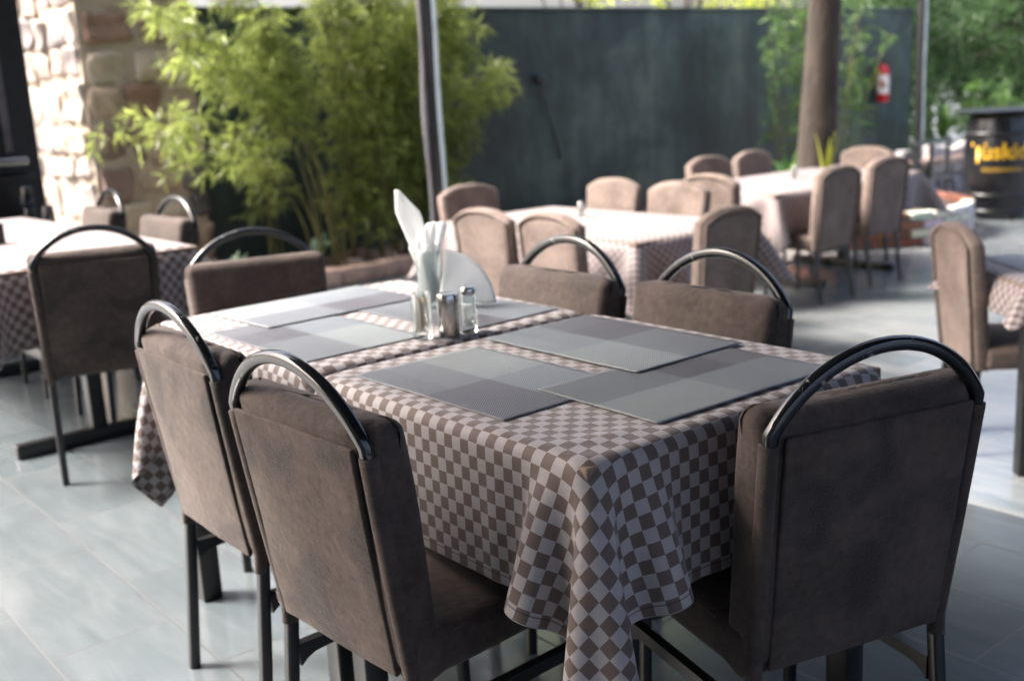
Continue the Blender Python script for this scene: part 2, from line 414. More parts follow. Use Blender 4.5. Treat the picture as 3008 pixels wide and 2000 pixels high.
# ------------------------------------------------------------------ the setting: floors, walls, unseen roof and added light blockers
mb = MB(); box(mb, -60, 80, -60, 120, LOW-.3, LOW); tag(mb.build('lower_floor', 'floor_low', smooth=False), kind='structure')
mb = MB(); box(mb, -7, 1.965, -6, 7.6, LOW-.28, 0, .006); tag(mb.build('floor', 'floor', smooth=False), kind='structure')
def setting_box(name, mat, *b):
    mb = MB(); box(mb, *b); tag(mb.build(name, mat, smooth=False), kind='structure')
setting_box('unseen_roof', 'roof', -3.2, .95, -3.4, 2.4, 2.95, 3.10)  # roof out of view; slab edges set to shape the light
setting_box('unseen_roof', 'roof', .953, 2.5, -3.4, 2.1, 2.953, 3.103)
setting_box('unseen_roof', 'roof', .953, 8.2, 2.103, 4.2, 2.956, 3.106)
setting_box('left_light_blocker', 'pale_blocker', -3.4, -3.203, -3.4, 1.5, LOW-.005, 2.94)  # unseen wall, added to keep side light off the chair backs
setting_box('sky_blocker_top', 'dark_blocker', -3.4, 2.55, -3.4, 2.39, 3.106, 8.0)  # unseen block above the roof, added to cut sky light from behind
setting_box('sky_blocker_wall', 'dark_blocker', -14, -3.403, 1.2, 1.5, LOW-.005, 8.0)  # unseen wall, added to block sky light from the left
setting_box('sky_blocker_wall', 'dark_blocker', 2.9, 5.6, -3.397, -1.3, LOW-.005, 8.0)  # unseen wall, added to block sky light on the right

# dark garden wall
t = thing('garden_wall', 'long dark green painted wall across the back of the terrace', 'wall', (0, 0, 0))
mb = MB(); box(mb, 2.6, 14.35, 8.2, 8.42, LOW-.02, 2.03); mb.build('wall_face', 'wall', t, False)
mb = MB(); box(mb, 2.6, 14.38, 8.17, 8.45, 2.032, 2.065, .008); mb.build('coping', 'wall', t, False)

# rubble stone building corner on the left
def stone_face(mb, o, du, n, w, h, z0, rs, cols):
    o, du, n = Vector(o), Vector(du), Vector(n); z = z0
    while z < h:
        rh = rs.uniform(.20, .38); x = 0.0 - rs.uniform(0, .1)
        while x < w:
            rw = rs.uniform(.24, .52); x1 = min(x+rw, w+.02); x0 = max(x, -.02)
            if x1-x0 > .06:
                hh = rh*rs.uniform(.82, .95); ww = (x1-x0)*rs.uniform(.84, .95)
                vs, fs = rbox(ww, .16, hh, rs.uniform(.03, .062), (4, 1, 4), 4)
                sx, sz, ph = rs.uniform(-.22, .22), rs.uniform(-.28, .28), rs.uniform(0, 9)
                cen = o + du*((x0+x1)/2) + n*rs.uniform(-.036, .0) + Vector((0, 0, z+rh/2+rs.uniform(-.02, .02)))
                out = []
                for q in vs:
                    a, b, c = q.x*(1+sx*q.z/hh), q.y, q.z*(1+sz*q.x/ww)
                    b += .014*math.sin(19*a+ph)+.014*math.sin(23*c+ph*2)+.008*math.sin(41*a+31*c+ph*3); a += .012*math.sin(17*c+ph*1.7); c += .010*math.sin(15*a+ph*2.3)
                    out.append(cen + du*a + n*b + Vector((0, 0, c)))
                if du.cross(n).z < 0: pass
                mb.add(out, fs if du.cross(n).z > 0 else [f[::-1] for f in fs], rs.choice(cols))
            x = x1
        z += rh
cols = [(.38, .29, .20), (.32, .23, .15), (.44, .36, .27), (.26, .16, .11), (.20, .135, .11), (.09, .08, .082), (.48, .41, .32), (.36, .25, .17), (.42, .33, .24), (.12, .10, .09), (.46, .38, .28)]
t = thing('stone_wall', 'rubble stone wall of brown and pale blocks on the left', 'wall', (0, 0, 0))
rs = random.Random(21); mb = MB()
stone_face(mb, (2.12, 8.0, 0), (1, 0, 0), (0, -1, 0), .9, 3.3, LOW, rs, cols)
stone_face(mb, (2.12, 8.0, 0), (0, 1, 0), (-1, 0, 0), 3.0, 3.3, LOW, rs, [(.40, .34, .28), (.36, .29, .24), (.28, .235, .21), (.45, .38, .33), (.22, .19, .18)])
mb.build('stonework', 'stone', t)
mb = MB(); box(mb, 2.095, 3.0, 7.972, 11.0, LOW-.02, 3.3, tint=(.40, .325, .245)); mb.build('mortar', 'stone', t, False)

# ------------------------------------------------------------------ cloth draping (position based dynamics)
def drape(W, L, over, res, steps, lim=None, seed=1, rad=.012, blockers=(), iters=14):
    """square-cut cloth over a table top 0..W x 0..L at height 0; returns verts (n,m,3) and flat coordinates"""
    nx = int(round((W+2*over)/res))+1; ny = int(round((L+2*over)/res))+1
    xs = np.linspace(-over, W+over, nx); ys = np.linspace(-over, L+over, ny)
    X = np.stack(np.meshgrid(xs, ys, indexing='ij'), -1)
    P = np.zeros((nx, ny, 3)); P[..., :2] = X
    rg = np.random.default_rng(seed)
    out = np.maximum(np.maximum(-X[..., 0], X[..., 0]-W), np.maximum(-X[..., 1], X[..., 1]-L))
    P[..., 2] = .006 - np.maximum(out, 0)*.25 + rg.normal(0, .0006, (nx, ny))
    rest_in = out < -.02; pin = out < -.045
    if lim:   # the side facing the neighbouring table already hangs in the gap
        for e, sg in ((lim[0], -1), (lim[1], 1)):
            if e is None: continue
            dd = (-X[..., 1]) if sg < 0 else (X[..., 1]-L)
            P[..., 1] = np.where(dd > 0, (-.0045 if sg < 0 else L+.0045), P[..., 1]); P[..., 2] = np.where(dd > 0, .003-dd, P[..., 2])
    # broad random pushes so that folds form unevenly
    gx, gy = np.meshgrid(np.linspace(0, 1, nx), np.linspace(0, 1, ny), indexing='ij')
    V = np.zeros_like(P); dx, dy = xs[1]-xs[0], ys[1]-ys[0]
    cons = []
    def C_(a, b, rest, k): cons.append((a, b, rest, k))
    S = slice
    for par in (0, 1):
        C_((S(par, nx-1, 2), S(None)), (S(par+1, nx, 2), S(None)), dx, 1.0)
        C_((S(None), S(par, ny-1, 2)), (S(None), S(par+1, ny, 2)), dy, 1.0)
        for q in (0, 1):
            C_((S(par, nx-1, 2), S(q, ny-1, 2)), (S(par+1, nx, 2), S(q+1, ny, 2)), math.hypot(dx, dy), .35)
            C_((S(par+1, nx, 2), S(q, ny-1, 2)), (S(par, nx-1, 2), S(q+1, ny, 2)), math.hypot(dx, dy), .35)
    for par in range(4):
        if True:
            C_((S(par, nx-3, 4), S(None)), (S(par+3, nx, 4), S(None)), 3*dx, .10)
            C_((S(None), S(par, ny-3, 4)), (S(None), S(par+3, ny, 4)), 3*dy, .10)
    cx, cy = W/2, L/2; hx, hy = W/2-rad, L/2-rad
    g = np.array([0, 0, -9.8]); dt = 1/110
    for st in range(steps):
        damp = .985 if st < steps*.6 else .93
        V = (V + g*dt)*damp
        if st < 60:
            V[..., 0] += .03*np.sin(9*gy+seed+st*.05)*(out > .02); V[..., 1] += .03*np.sin(8*gx+seed*2+st*.04)*(out > .02)
        Q = P + V*dt
        for it in range(iters):
            for (a, b, rest, k) in cons:
                A = Q[a]; B = Q[b]
                n0 = min(A.shape[0], B.shape[0]); n1 = min(A.shape[1], B.shape[1])
                A = A[:n0, :n1]; B = B[:n0, :n1]
                D = B-A; ln = np.sqrt((D*D).sum(-1, keepdims=True))+1e-9
                cor = D*(k*.5*(ln-rest)/ln)
                if k < .2: cor = np.where(ln < rest, cor, 0)
                Q[a][:n0, :n1] += cor; Q[b][:n0, :n1] -= cor
            if it % 2 == 1 or it == iters-1:
                # collide with the table: a rounded slab edge on top, a plain box below it
                rx = Q[..., 0]-cx; ry = Q[..., 1]-cy
                qx = np.abs(rx)-W/2; qy = np.abs(ry)-L/2
                Q[..., 2] = np.where(rest_in & (qx < -rad) & (qy < -rad), np.maximum(Q[..., 2], .003), Q[..., 2])
                low = (Q[..., 2] < -.02) & (qx < .003) & (qy < .003)
                sx = low & (qx > qy); sy = low & ~(qx > qy)
                Q[..., 0] = np.where(sx, cx+np.sign(rx)*(W/2+.003), Q[..., 0])
                Q[..., 1] = np.where(sy, cy+np.sign(ry)*(L/2+.003), Q[..., 1])
                rx = Q[..., 0]-cx; ry = Q[..., 1]-cy
                ex = rx-np.clip(rx, -hx, hx); ey = ry-np.clip(ry, -hy, hy); ez = np.maximum(Q[..., 2]+rad, 0)
                d = np.sqrt(ex*ex+ey*ey+ez*ez); R_ = rad+.003
                hit = (d < R_) & (Q[..., 2] > -.0201)
                flat = hit & (ex == 0) & (ey == 0)
                f = np.where(hit & ~flat & (d > 1e-9), R_/np.maximum(d, 1e-9), 1.0)
                Q[..., 0] = np.where(hit & ~flat, cx+np.clip(rx, -hx, hx)+ex*f, Q[..., 0])
                Q[..., 1] = np.where(hit & ~flat, cy+np.clip(ry, -hy, hy)+ey*f, Q[..., 1])
                Q[..., 2] = np.where(flat, .003, np.where(hit & (ez > 0), -rad+ez*f, Q[..., 2]))
                Q[..., 0] = np.where(pin, X[..., 0], Q[..., 0]); Q[..., 1] = np.where(pin, X[..., 1], Q[..., 1]); Q[..., 2] = np.where(pin, .003, Q[..., 2])
                if lim:
                    if lim[0] is not None: Q[..., 1] = np.maximum(Q[..., 1], lim[0])
                    if lim[1] is not None: Q[..., 1] = np.minimum(Q[..., 1], lim[1])
                for (bx0, bx1, by0, by1, bz0, bz1, ax, sg) in blockers:
                    inb = (Q[..., 0] > bx0) & (Q[..., 0] < bx1) & (Q[..., 1] > by0) & (Q[..., 1] < by1) & (Q[..., 2] > bz0) & (Q[..., 2] < bz1)
                    val = (bx0, bx1, by0, by1, bz0, bz1)[ax*2+(1 if sg > 0 else 0)]
                    Q[..., ax] = np.where(inb, val, Q[..., ax])
        top = (Q[..., 2] > -.001)
        V = (Q-P)/dt
        V[top] *= .3
        P = Q
    return P, X
def cloth_obj(name, W, L, over, res, steps, loc, rz, mat, label, group, lim=None, seed=1, sub=1, blockers=(), crease=0.0):
    P, X = drape(W, L, over, res, steps, lim, seed, blockers=blockers)
    if crease:   # small puckers on the top near the corner
        px, py = P[..., 0], P[..., 1]; topm = np.clip((P[..., 2]+.004)/.004, 0, 1)
        w = np.exp(-((px-.10)**2/.010+(py-.06)**2/.0035))
        P[..., 2] += topm*w*crease*np.maximum(0, np.sin(55*(px*.35+py)+1.2*np.sin(18*px)+.4))
        w2 = np.exp(-((px-.28)**2/.03+(py-.03)**2/.001)); P[..., 2] += topm*w2*crease*.5*np.maximum(0, np.sin(70*(px*.25+py)+2))
    nx, ny = P.shape[:2]
    vs = P.reshape(-1, 3).tolist()
    fs = [[i*ny+j, (i+1)*ny+j, (i+1)*ny+j+1, i*ny+j+1] for i in range(nx-1) for j in range(ny-1)]
    me = bpy.data.meshes.new(name); me.from_pydata(vs, [], fs); me.update()
    uv = me.uv_layers.new(name='UVMap'); flat = X.reshape(-1, 2)
    li = np.zeros(len(me.loops), dtype=np.int32); me.loops.foreach_get('vertex_index', li)
    uv.data.foreach_set('uv', (flat[li]+1.0).astype(np.float32).ravel())
    ed = np.minimum(np.minimum(flat[:, 0]+over, W+over-flat[:, 0]), np.minimum(flat[:, 1]+over, L+over-flat[:, 1]))
    at = me.attributes.new('hem', 'FLOAT', 'POINT'); at.data.foreach_set('value', ed.astype(np.float32))
    o = link(name, me, mat)
    md = o.modifiers.new('thick', 'SOLIDIFY'); md.thickness = .0011; md.offset = 1
    if sub:
        s = o.modifiers.new('smooth', 'SUBSURF'); s.levels = sub; s.render_levels = sub
    # doubled hem along the border, a narrow raised band
    o.location = loc; o.rotation_euler = (0, 0, rz)
    tag(o, label, 'tablecloth', group)
    return o, P

# ------------------------------------------------------------------ tables
def four_leg_table(label, W, L, loc, rz=0, z=.742):
    t = thing('dining_table', label, 'table', loc, rz, 'dining tables')
    mb = MB(); box(mb, .004, W-.004, .004, L-.004, z-.028, z-.001, .004); mb.build('tabletop', 'timber', t, False)
    mb = MB()
    for a, b, c, d in ((.05, W-.05, .05, .08), (.05, W-.05, L-.08, L-.05), (.05, .08, .08, L-.08), (W-.08, W-.05, .08, L-.08)): box(mb, a, b, c, d, z-.075, z-.029)
    mb.build('apron', 'metal_black', t, False)
    for x in (.045, W-.045):
        for y in (.045, L-.045):
            mb = MB(); box(mb, x-.027, x+.027, y-.027, y+.027, .0, z-.03, .006); mb.build('leg', 'metal_black', t, True, 40)
    return t
def trestle_table(label, W, L, loc, rz=0, z=.742, posts=None):
    """posts along the longer y side, each with a foot and a cross rail"""
    t = thing('dining_table', label, 'table', loc, rz, 'dining tables')
    mb = MB(); box(mb, .004, W-.004, .004, L-.004, z-.028, z-.001, .004); mb.build('tabletop', 'timber', t, False)
    for y in (posts or (.28, L-.28)):
        mb = MB(); box(mb, W/2-.03, W/2+.03, y-.03, y+.03, .055, z-.075, .006); mb.build('post', 'metal_black', t, True, 40)
        mb = MB(); box(mb, .06, W-.06, y-.024, y+.024, .0, .054, .006); mb.build('foot', 'metal_black', t, True, 40)
        mb = MB(); box(mb, .08, W-.08, y-.03, y+.03, z-.074, z-.03, .004); mb.build('top_rail', 'metal_black', t, True, 40)
    y0, y1 = (posts or (.28, L-.28))
    mb = MB(); box(mb, W/2-.03, W/2+.03, y0+.032, y1-.032, .25, .30, .005); mb.build('stretcher', 'metal_black', t, True, 40)
    return t
TA, TB = .78, .79
four_leg_table('square table under the nearest checked cloth, standing nearest the camera', .75, .78, (0, 0, 0))
four_leg_table('square table under the second checked cloth, pushed against the back of the nearest one', .75, .79, (0, .80, 0))
trestle_table('long table under the sunlit cloth on the left', (.76), 2.03, (-.03, 2.92, 0), R(1.5))
trestle_table('table under the pale cloth in the middle distance, with five covered chairs', .98, 1.74, (3.0, 2.84, LOW))
trestle_table('farthest table under a checked cloth, beside the brick planter', 1.06, 1.85, (6.95, 3.58, LOW), R(90), posts=(.3, 1.2))
four_leg_table('table at the right edge of the picture with one covered chair', 1.15, .64, (2.95, .81, LOW), R(-39))
CG = 'checked tablecloths'
cloth_obj('tablecloth', .75, .78, .232, .0145, 200, (0, 0, .745), 0, 'cloth', 'brown and grey checked cloth nearest the camera, its corner hanging in a deep fold', CG, lim=(None, .788), seed=3, crease=.004)
cloth_obj('tablecloth', .75, .79, .285, .0155, 190, (0, .80, .745), 0, 'cloth', 'brown and grey checked cloth on the second table, with the napkin glass on it', CG, lim=(-.008, None), seed=5)
cloth_obj('tablecloth', .76, 2.03, .27, .032, 150, (-.03, 2.92, .745), R(1.5), 'cloth_far', 'sunlit overexposed cloth on the long table at the left', CG, seed=8)
cloth_obj('tablecloth', .98, 1.74, .27, .034, 150, (3.0, 2.84, LOW+.745), 0, 'cloth_far', 'pale checked cloth on the table in the middle distance', CG, seed=9)
cloth_obj('tablecloth', 1.06, 1.85, .27, .034, 150, (6.95, 3.58, LOW+.745), R(90), 'cloth_far', 'checked cloth on the farthest table, beside the brick planter', CG, seed=11)
cloth_obj('tablecloth', 1.15, .64, .13, .03, 150, (2.95, .81, LOW+.745), R(-39), 'cloth_far', 'checked cloth on the table cut off by the right edge', CG, seed=12)

# ------------------------------------------------------------------ placemats
def placemat(c, rz, mat, label, z=.7505, w=.45, d=.30, wav=.0009, seed=0):
    r_ = random.Random(seed); n, k = 46, 30; vs = []
    ph = [r_.uniform(0, 6) for _ in range(6)]
    for i in range(n+1):
        for j in range(k+1):
            x = -w/2+w*i/n; y = -d/2+d*j/k
            e = max(abs(x)/(w/2), abs(y)/(d/2))
            zz = wav*max(0, e-.55)*(1+math.sin(x*16+ph[0])*.9+math.sin(y*21+ph[1])*.7+.5*math.sin(x*33+y*12+ph[2]))
            vs.append((x, y, max(0, zz)))
    fs = [[i*(k+1)+j, (i+1)*(k+1)+j, (i+1)*(k+1)+j+1, i*(k+1)+j+1] for i in range(n) for j in range(k)]
    mb = MB(); mb.add(vs, fs); o = mb.build('placemat', mat)
    s = o.modifiers.new('thick', 'SOLIDIFY'); s.thickness = .0006; s.offset = 1
    o.location = (c[0], c[1], z); o.rotation_euler = (0, 0, rz)
    return tag(o, label, 'placemat', 'woven grey placemats')
def mat_from(p, q, r_):  # centre and angle from three corners: p->q is the long side
    pass
placemat((.200, .480), R(91), 'matB', 'grey placemat along the left side of the nearest table, one corner lifted', seed=1)
placemat((.545, .512), R(90.5), 'matC', 'grey placemat at the far side of the nearest table, lying on the right-hand mat', z=.7546, seed=2)
placemat((.430, .195), R(-1.5), 'matA', 'grey placemat at the right end of the nearest table with one dark quarter', z=.7526, seed=3)
placemat((.185, 1.105), R(91), 'matA', 'grey placemat on the second table closest to the pair of handled chairs', seed=4)
placemat((.365, 1.402), R(2), 'matC', 'grey placemat at the far end of the second table, nearest the chair at its head', z=.7527, seed=5)
placemat((.555, 1.075), R(93), 'matB', 'grey placemat half hidden behind the napkin glass', z=.7505, seed=6)
o = placemat((3.42, .98), R(-39+90), 'matB', 'grey placemat on the table cut off by the right edge', z=LOW+.7515, seed=8)

# ------------------------------------------------------------------ handled chair (black tube arch, brown suede)
def yb(z): return -.034+.034*z/.385 if z < .385 else -.052*(z-.385)/.385   # line of the rear tube
def make_handled_chair(name, label):
    t = thing(name, label, 'chair', group='handled chairs')
    sq = prof_sq(.024, .024, .007, 3)
    # seat: boxed cushion, gently domed, drooping skirt at the back
    def seat_fn(v):
        x, y, z = v; k = (1-(x/.205)**2)*(1-((y)/.215)**2)
        if z > 0: z += .010*max(0, k)
        else: z += .010*math.sin(y*14)*.2 + (-.012 if y < -.18 and abs(x) > .17 else 0)
        x *= 1-.02*(y+.2)
        return (x, y, z)
    vs, fs = rbox(.41, .43, .082, .026, (10, 10, 2), 4, seat_fn)
    mb = MB(); mb.add(off(vs, (0, .205, .412)), fs); s = mb.build('seat', 'suede', t)
    for sg in (-1, 1):
        for dz, dx in ((.0405, -.024), (.030, -.004)):
            mb = MB()
            for i in range(46):
                y = .075+i*.0075
                p0 = Vector((sg*(.204*(1-.02*(y))+dx*1), y, .412+dz-.0005)); p1 = p0+Vector((0, .0042, 0))
                sweep(mb, [p0, p1], prof_round(.0007, 5))
            mb.build('stitching', 'stitch', s)
    # back cushion in front of the tubes
    def back_fn(v):
        x, y, z = v; zz = z+.60
        if y > 0: y += .012*(1-(x/.21)**2)*(1-(z/.21)**2)
        if z > .15: z += .004*math.sin(x*17+1)
        kk = 1-.05*(.80-zz)/.42; x *= kk
        if y < 0 and z > .19: y += .010*(z-.19)/.02
        y += .006*math.sin(z*15)*abs(x)/.2*.5
        if y < .01: y += .017*max(0, min(1, (abs(x)-.160)/.022))*max(0, min(1, (zz-.752)/.022))
        return (x, y+.024+yb(zz), zz)
    vs, fs = rbox(.418, .080, .425, .024, (16, 3, 14), 4, back_fn)
    mb = MB(); mb.add(vs, fs); b = mb.build('backrest', 'suede', t)
    # flat outer back panel, a hair proud, with rolled edge
    def pan_fn(v):
        x, y, z = v; zz = z+.578; x *= 1-.05*(.78-zz)/.4
        y += -.004*(1-(x/.18)**2)*(1-(z/.2)**2) + .0012*math.sin(23*x+11*z)
        return (x, y-.0185+yb(zz), zz)
    vs, fs = rbox(.352, .010, .392, .0045, (10, 1, 12), 3, pan_fn)
    mb = MB(); mb.add(vs, fs); mb.build('back_panel', 'panel', b)
    # fabric sleeves over the tubes and the piping that edges them
    for sg in (-1, 1):
        mb = MB()
        pts = [(sg*(.1965-.012*(.77-z)/.4), yb(z)-.003-.004*min(1, max(0, (z-.40)/.2)), z) for z in (.352, .39, .45, .55, .65, .745, .764)]
        sweep(mb, pts, prof_sq(.0265, .0285, .011, 3), up=(0, 1, 0))
        mb.build('side_sleeve', 'suede', b)
    # arched handle: rises from both tubes, mitred where it leaves them
    c_, s_ = .194, .108; rr = (c_*c_+s_*s_)/(2*s_); zc = .779+s_-rr; a0 = math.asin(c_/rr)
    yt = lambda z: yb(z)-.007
    path = [(-c_, yt(.745), .745), (-c_, yt(.779), .779)]
    for i in range(1, 28):
        a = -a0+2*a0*i/28; path.append((rr*math.sin(a), yt(zc+rr*math.cos(a)), zc+rr*math.cos(a)))
    path += [(c_, yt(.779), .779), (c_, yt(.745), .745)]
    mb = MB(); sweep(mb, path, prof_sq(.0222, .0222, .0088, 4), up=(0, 1, 0)); mb.build('arched_handle', 'paint', t, True, 50)
    for sg in (-1, 1):
        mb = MB(); sweep(mb, [(sg*.188, yb(0), 0), (sg*.1865, yb(.2), .2), (sg*.185, yb(.39), .385)], sq, up=(0, 1, 0)); mb.build('leg', 'metal_black', t, True, 40)
        mb = MB(); sweep(mb, [(sg*.185, .385, 0), (sg*.183, .372, .372)], sq, up=(0, 1, 0)); mb.build('leg', 'metal_black', t, True, 40)
        # side stretcher with welded gussets
        mb = MB(); y0, y1 = yb(.29)+.013, .366; z = .293
        vs = []; 
        for i, (y, h) in enumerate(((y0, .032), (y0+.012, .022), (y0+.03, .014), (y0+.06, .0115), (y1-.06, .0115), (y1-.03, .014), (y1-.012, .022), (y1, .032))):
            for (a, b2) in ((-.0095, h*.0+.0115), (.0095, .0115), (.0095, -h), (-.0095, -h)): vs.append((sg*.1855+a, y, z+b2))
        fs = [[i*4+j, i*4+(j+1) % 4, (i+1)*4+(j+1) % 4, (i+1)*4+j] for i in range(7) for j in range(4)]+[[0, 1, 2, 3][::-1], [28, 29, 30, 31]]
        mb.add(vs, fs); mb.build('stretcher', 'metal_black', t, False)
    mb = MB(); box(mb, -.172, .172, .372, .390, .286, .306, .003); mb.build('crossbar', 'metal_black', t, False)
    return t
HG = 'chairs with black arched handles'
handled = make_handled_chair('handled_chair', '')
def place_h(first, u, v, face, label, z=0):
    loc, rz = (u, v, z), R(face-90)
    if first: handled.location = loc; handled.rotation_euler = (0, 0, rz); handled['label'] = label; handled['group'] = HG; return handled
    return dup(handled, loc, rz, label, HG)
place_h(True, -.168, .430, 2.5, 'brown suede chair with black arched handle in the left foreground, chipped handle')
place_h(False, -.110, 1.033, -1.0, 'brown suede chair with black arched handle just left of the left foreground chair')
place_h(False, .408, -.157, 74.5, 'brown suede chair with dark worn patches on its back, at the right foreground')
place_h(False, .815, 1.00, 180, 'handled chair behind the far side of the table, to the right of the napkin glass')
place_h(False, .843, .525, 179, 'handled chair behind the far side of the nearest table, nearest the right foreground chair')
place_h(False, .475, 1.945, 254.5, 'handled chair at the far head of the two joined tables, backed by the dark wall')
place_h(False, .255, 2.745, 75, 'handled chair at the near end of the sunlit left table, dark back to the camera')
place_h(False, .80, 3.47, 182, 'sunlit handled chair beyond the left table, closer to the bamboo')
place_h(False, .79, 4.22, 178, 'sunlit handled chair beyond the left table, closer to the left edge')

# ------------------------------------------------------------------ covered chair (rounded back, slip cover)
def make_covered_chair(name):
    t = thing(name, '', 'chair', group='covered chairs')
    # back: outline with arched top, thick, slightly raked
    def outline(w, z0, zs, rise, n=18):
        p = [(-w*.90, z0), (-w*.96, (z0+zs)*.5), (-w, zs)]
        for i in range(1, n):
            a = -1+2*i/n; p.append((w*a, zs+rise*(1-abs(a)**2.6)))
        return p+[(w, zs), (w*.96, (z0+zs)*.5), (w*.90, z0)]
    def slab(o, y0, y1, bev):
        n = len(o); rings = []
        cx = 0; cz = sum(z for _, z in o)/n
        def ring(y, ins):
            out = []
            for i, (x, z) in enumerate(o):
                xa, za = o[i-1] if i else o[-1]; xb, zb = o[(i+1) % n]
                d = Vector((xb-xa, zb-za)).normalized(); nx, nz = -d.y, d.x
                if nx*(x-cx)+nz*(z-cz) > 0: nx, nz = -nx, -nz
                out.append((x+nx*ins, y, z+nz*ins))
            return out
        vs = []
        for y, ins in ((y0, bev*1.6), (y0+bev*.35, bev*.5), (y0+bev, 0), (y1-bev, 0), (y1-bev*.3, bev*.45), (y1, bev*1.8)): vs += ring(y, ins)
        fs = [[r*n+i, r*n+(i+1) % n, (r+1)*n+(i+1) % n, (r+1)*n+i] for r in range(5) for i in range(n)]
        fs += [list(range(n)), [5*n+i for i in range(n)][::-1]]
        return vs, fs
    rk = lambda z: -.10*(z-.42)
    vs, fs = slab(outline(.236, .36, .862, .062), -.012, .055, .016)
    mb = MB(); mb.add([(x, y+rk(z)-.012*(1-(x/.22)**2)*0, z) for x, y, z in vs], fs); b = mb.build('backrest', 'cover', t, True, 60)
    op = outline(.218, .37, .850, .058); mb = MB(); sweep(mb, [(x, -.016+rk(z), z) for x, z in op], prof_round(.0085, 8), up=(0, 1, 0)); mb.build('piping', 'cover', b)
    vs, fs = slab(outline(.200, .385, .832, .054), -.0165, -.009, .005)
    mb = MB(); mb.add([(x, y+rk(z), z) for x, y, z in vs], fs); mb.build('back_panel', 'cover', b, True, 60)
    vs, fs = rbox(.45, .43, .10, .03, (6, 6, 2), 3, lambda v: (v.x, v.y, v.z+.012*max(0, v.z)*20*(1-(v.x/.21)**2)*.05))
    mb = MB(); mb.add(off(vs, (0, .245, .41)), fs); mb.build('seat', 'cover', t)
    sq = prof_sq(.024, .024, .004, 2)
    for sg in (-1, 1):
        mb = MB(); sweep(mb, [(sg*.183, -.035, 0), (sg*.183, .018, .372)], sq, up=(0, 1, 0)); mb.build('leg', 'metal_black', t, True, 40)
        mb = MB(); sweep(mb, [(sg*.183, .43, 0), (sg*.183, .425, .37)], sq, up=(0, 1, 0)); mb.build('leg', 'metal_black', t, True, 40)
    mb = MB(); box(mb, -.17, .17, .415, .435, .20, .22); mb.build('crossbar', 'metal_black', t, False)
    return t
PG = 'covered chairs with rounded backs'
covered = make_covered_chair('covered_chair')
def place_c(first, u, v, face, label):
    loc, rz = (u, v, LOW), R(face-90)
    if first: covered.location = loc; covered.rotation_euler = (0, 0, rz); covered['label'] = label; covered['group'] = PG; return covered
    return dup(covered, loc, rz, label, PG)
place_c(True, 2.66, 3.62, 1, 'beige covered chair with its back to us, just right of the napkin glass')
place_c(False, 2.70, 3.12, -1, 'beige covered chair with its back to us, behind the arched handle right of the napkins')
place_c(False, 3.50, 4.87, 268, 'covered chair at the far left head of the middle table, in front of the post')
place_c(False, 4.17, 4.20, 180, 'covered chair across the middle table, left one of the two facing us')
place_c(False, 4.15, 3.61, 181, 'covered chair across the middle table, right one of the two facing us')
place_c(False, 3.26, 2.48, 92, 'dark-backed covered chair at the right-hand near end of the middle table')
place_c(False, 5.88, 4.82, 269, 'covered chair behind the farthest table, left one of the pair against the dark wall')
place_c(False, 6.46, 4.84, 272, 'covered chair behind the farthest table, right one of the pair against the dark wall')
place_c(False, 4.66, 3.76, 2, 'covered chair at the left end of the farthest table')
place_c(False, 5.42, 3.34, 90, 'left one of two covered chairs on the near side of the farthest table')
place_c(False, 6.14, 3.42, 88, 'right one of two covered chairs on the near side of the farthest table')
place_c(False, 6.98, 4.12, 182, 'covered chair at the right end of the farthest table, below the tree')
place_c(False, 3.21, 1.20, -43, 'covered chair seen from the side at the right edge of the picture')

# ------------------------------------------------------------------ things on the tables
def tumbler(mb, r0, r1, h, wall=.0025, base=.010):
    lathe(mb, [(r0*.92, 0), (r0, .002), (r1, h-.001), (r1-wall*.5, h), (r1-wall, h-.001), (r0-wall, base+.003), (r0*.6, base), (.0005, base)], 28, capt=False)
ZT = .7495
t = thing('toothpick_holder', 'small clear glass of toothpicks in front of the napkin glass', 'toothpick holder', (.325, .868, ZT), .3)
mb = MB(); tumbler(mb, .0215, .0215, .102, .003, .016); mb.build('glass_body', 'glass', t)
mb = MB(); rs = random.Random(4)
for i in range(60):
    a = rs.uniform(0, 6.28); r_ = .0155*math.sqrt(rs.random()); x, y = r_*math.cos(a), r_*math.sin(a); k = rs.uniform(.85, 1.05)
    sweep(mb, [(x, y, .0155), (x*k+rs.uniform(-.001, .001), y*k, .086+rs.uniform(0, .006))], prof_round(.0011, 5))
mb.build('toothpicks', 'wood', t)
t = thing('pepper_shaker', 'brushed steel shaker between the two glass holders', 'shaker', (.378, .842, ZT))
mb = MB(); lathe(mb, [(.0225, 0), (.0235, .002), (.0235, .072)], 32); mb.build('body', 'steel', t, True, 40)
mb = MB(); lathe(mb, [(.0222, .0722), (.0222, .0745), (.0242, .0752), (.0242, .092), (.0225, .095), (.012, .0962), (.001, .0965)], 32); mb.build('cap', 'steel', t, True, 40)
t = thing('salt_shaker', 'clear glass salt shaker with metal lid, right of the steel shaker', 'shaker', (.430, .836, ZT))
mb = MB(); lathe(mb, [(.017, 0), (.0185, .002), (.0185, .080), (.016, .086), (.0145, .086), (.0155, .078), (.0155, .017), (.001, .0155)], 28, capt=False); mb.build('glass_body', 'glass', t)
mb = MB(); lathe(mb, [(.0150, .0172), (.0150, .062), (.001, .0625)], 24); mb.build('salt', 'paper', t)
mb = MB(); lathe(mb, [(.0165, .0862), (.0170, .088), (.0170, .098), (.014, .1025), (.001, .104)], 28); mb.build('lid', 'steel', t, True, 40)

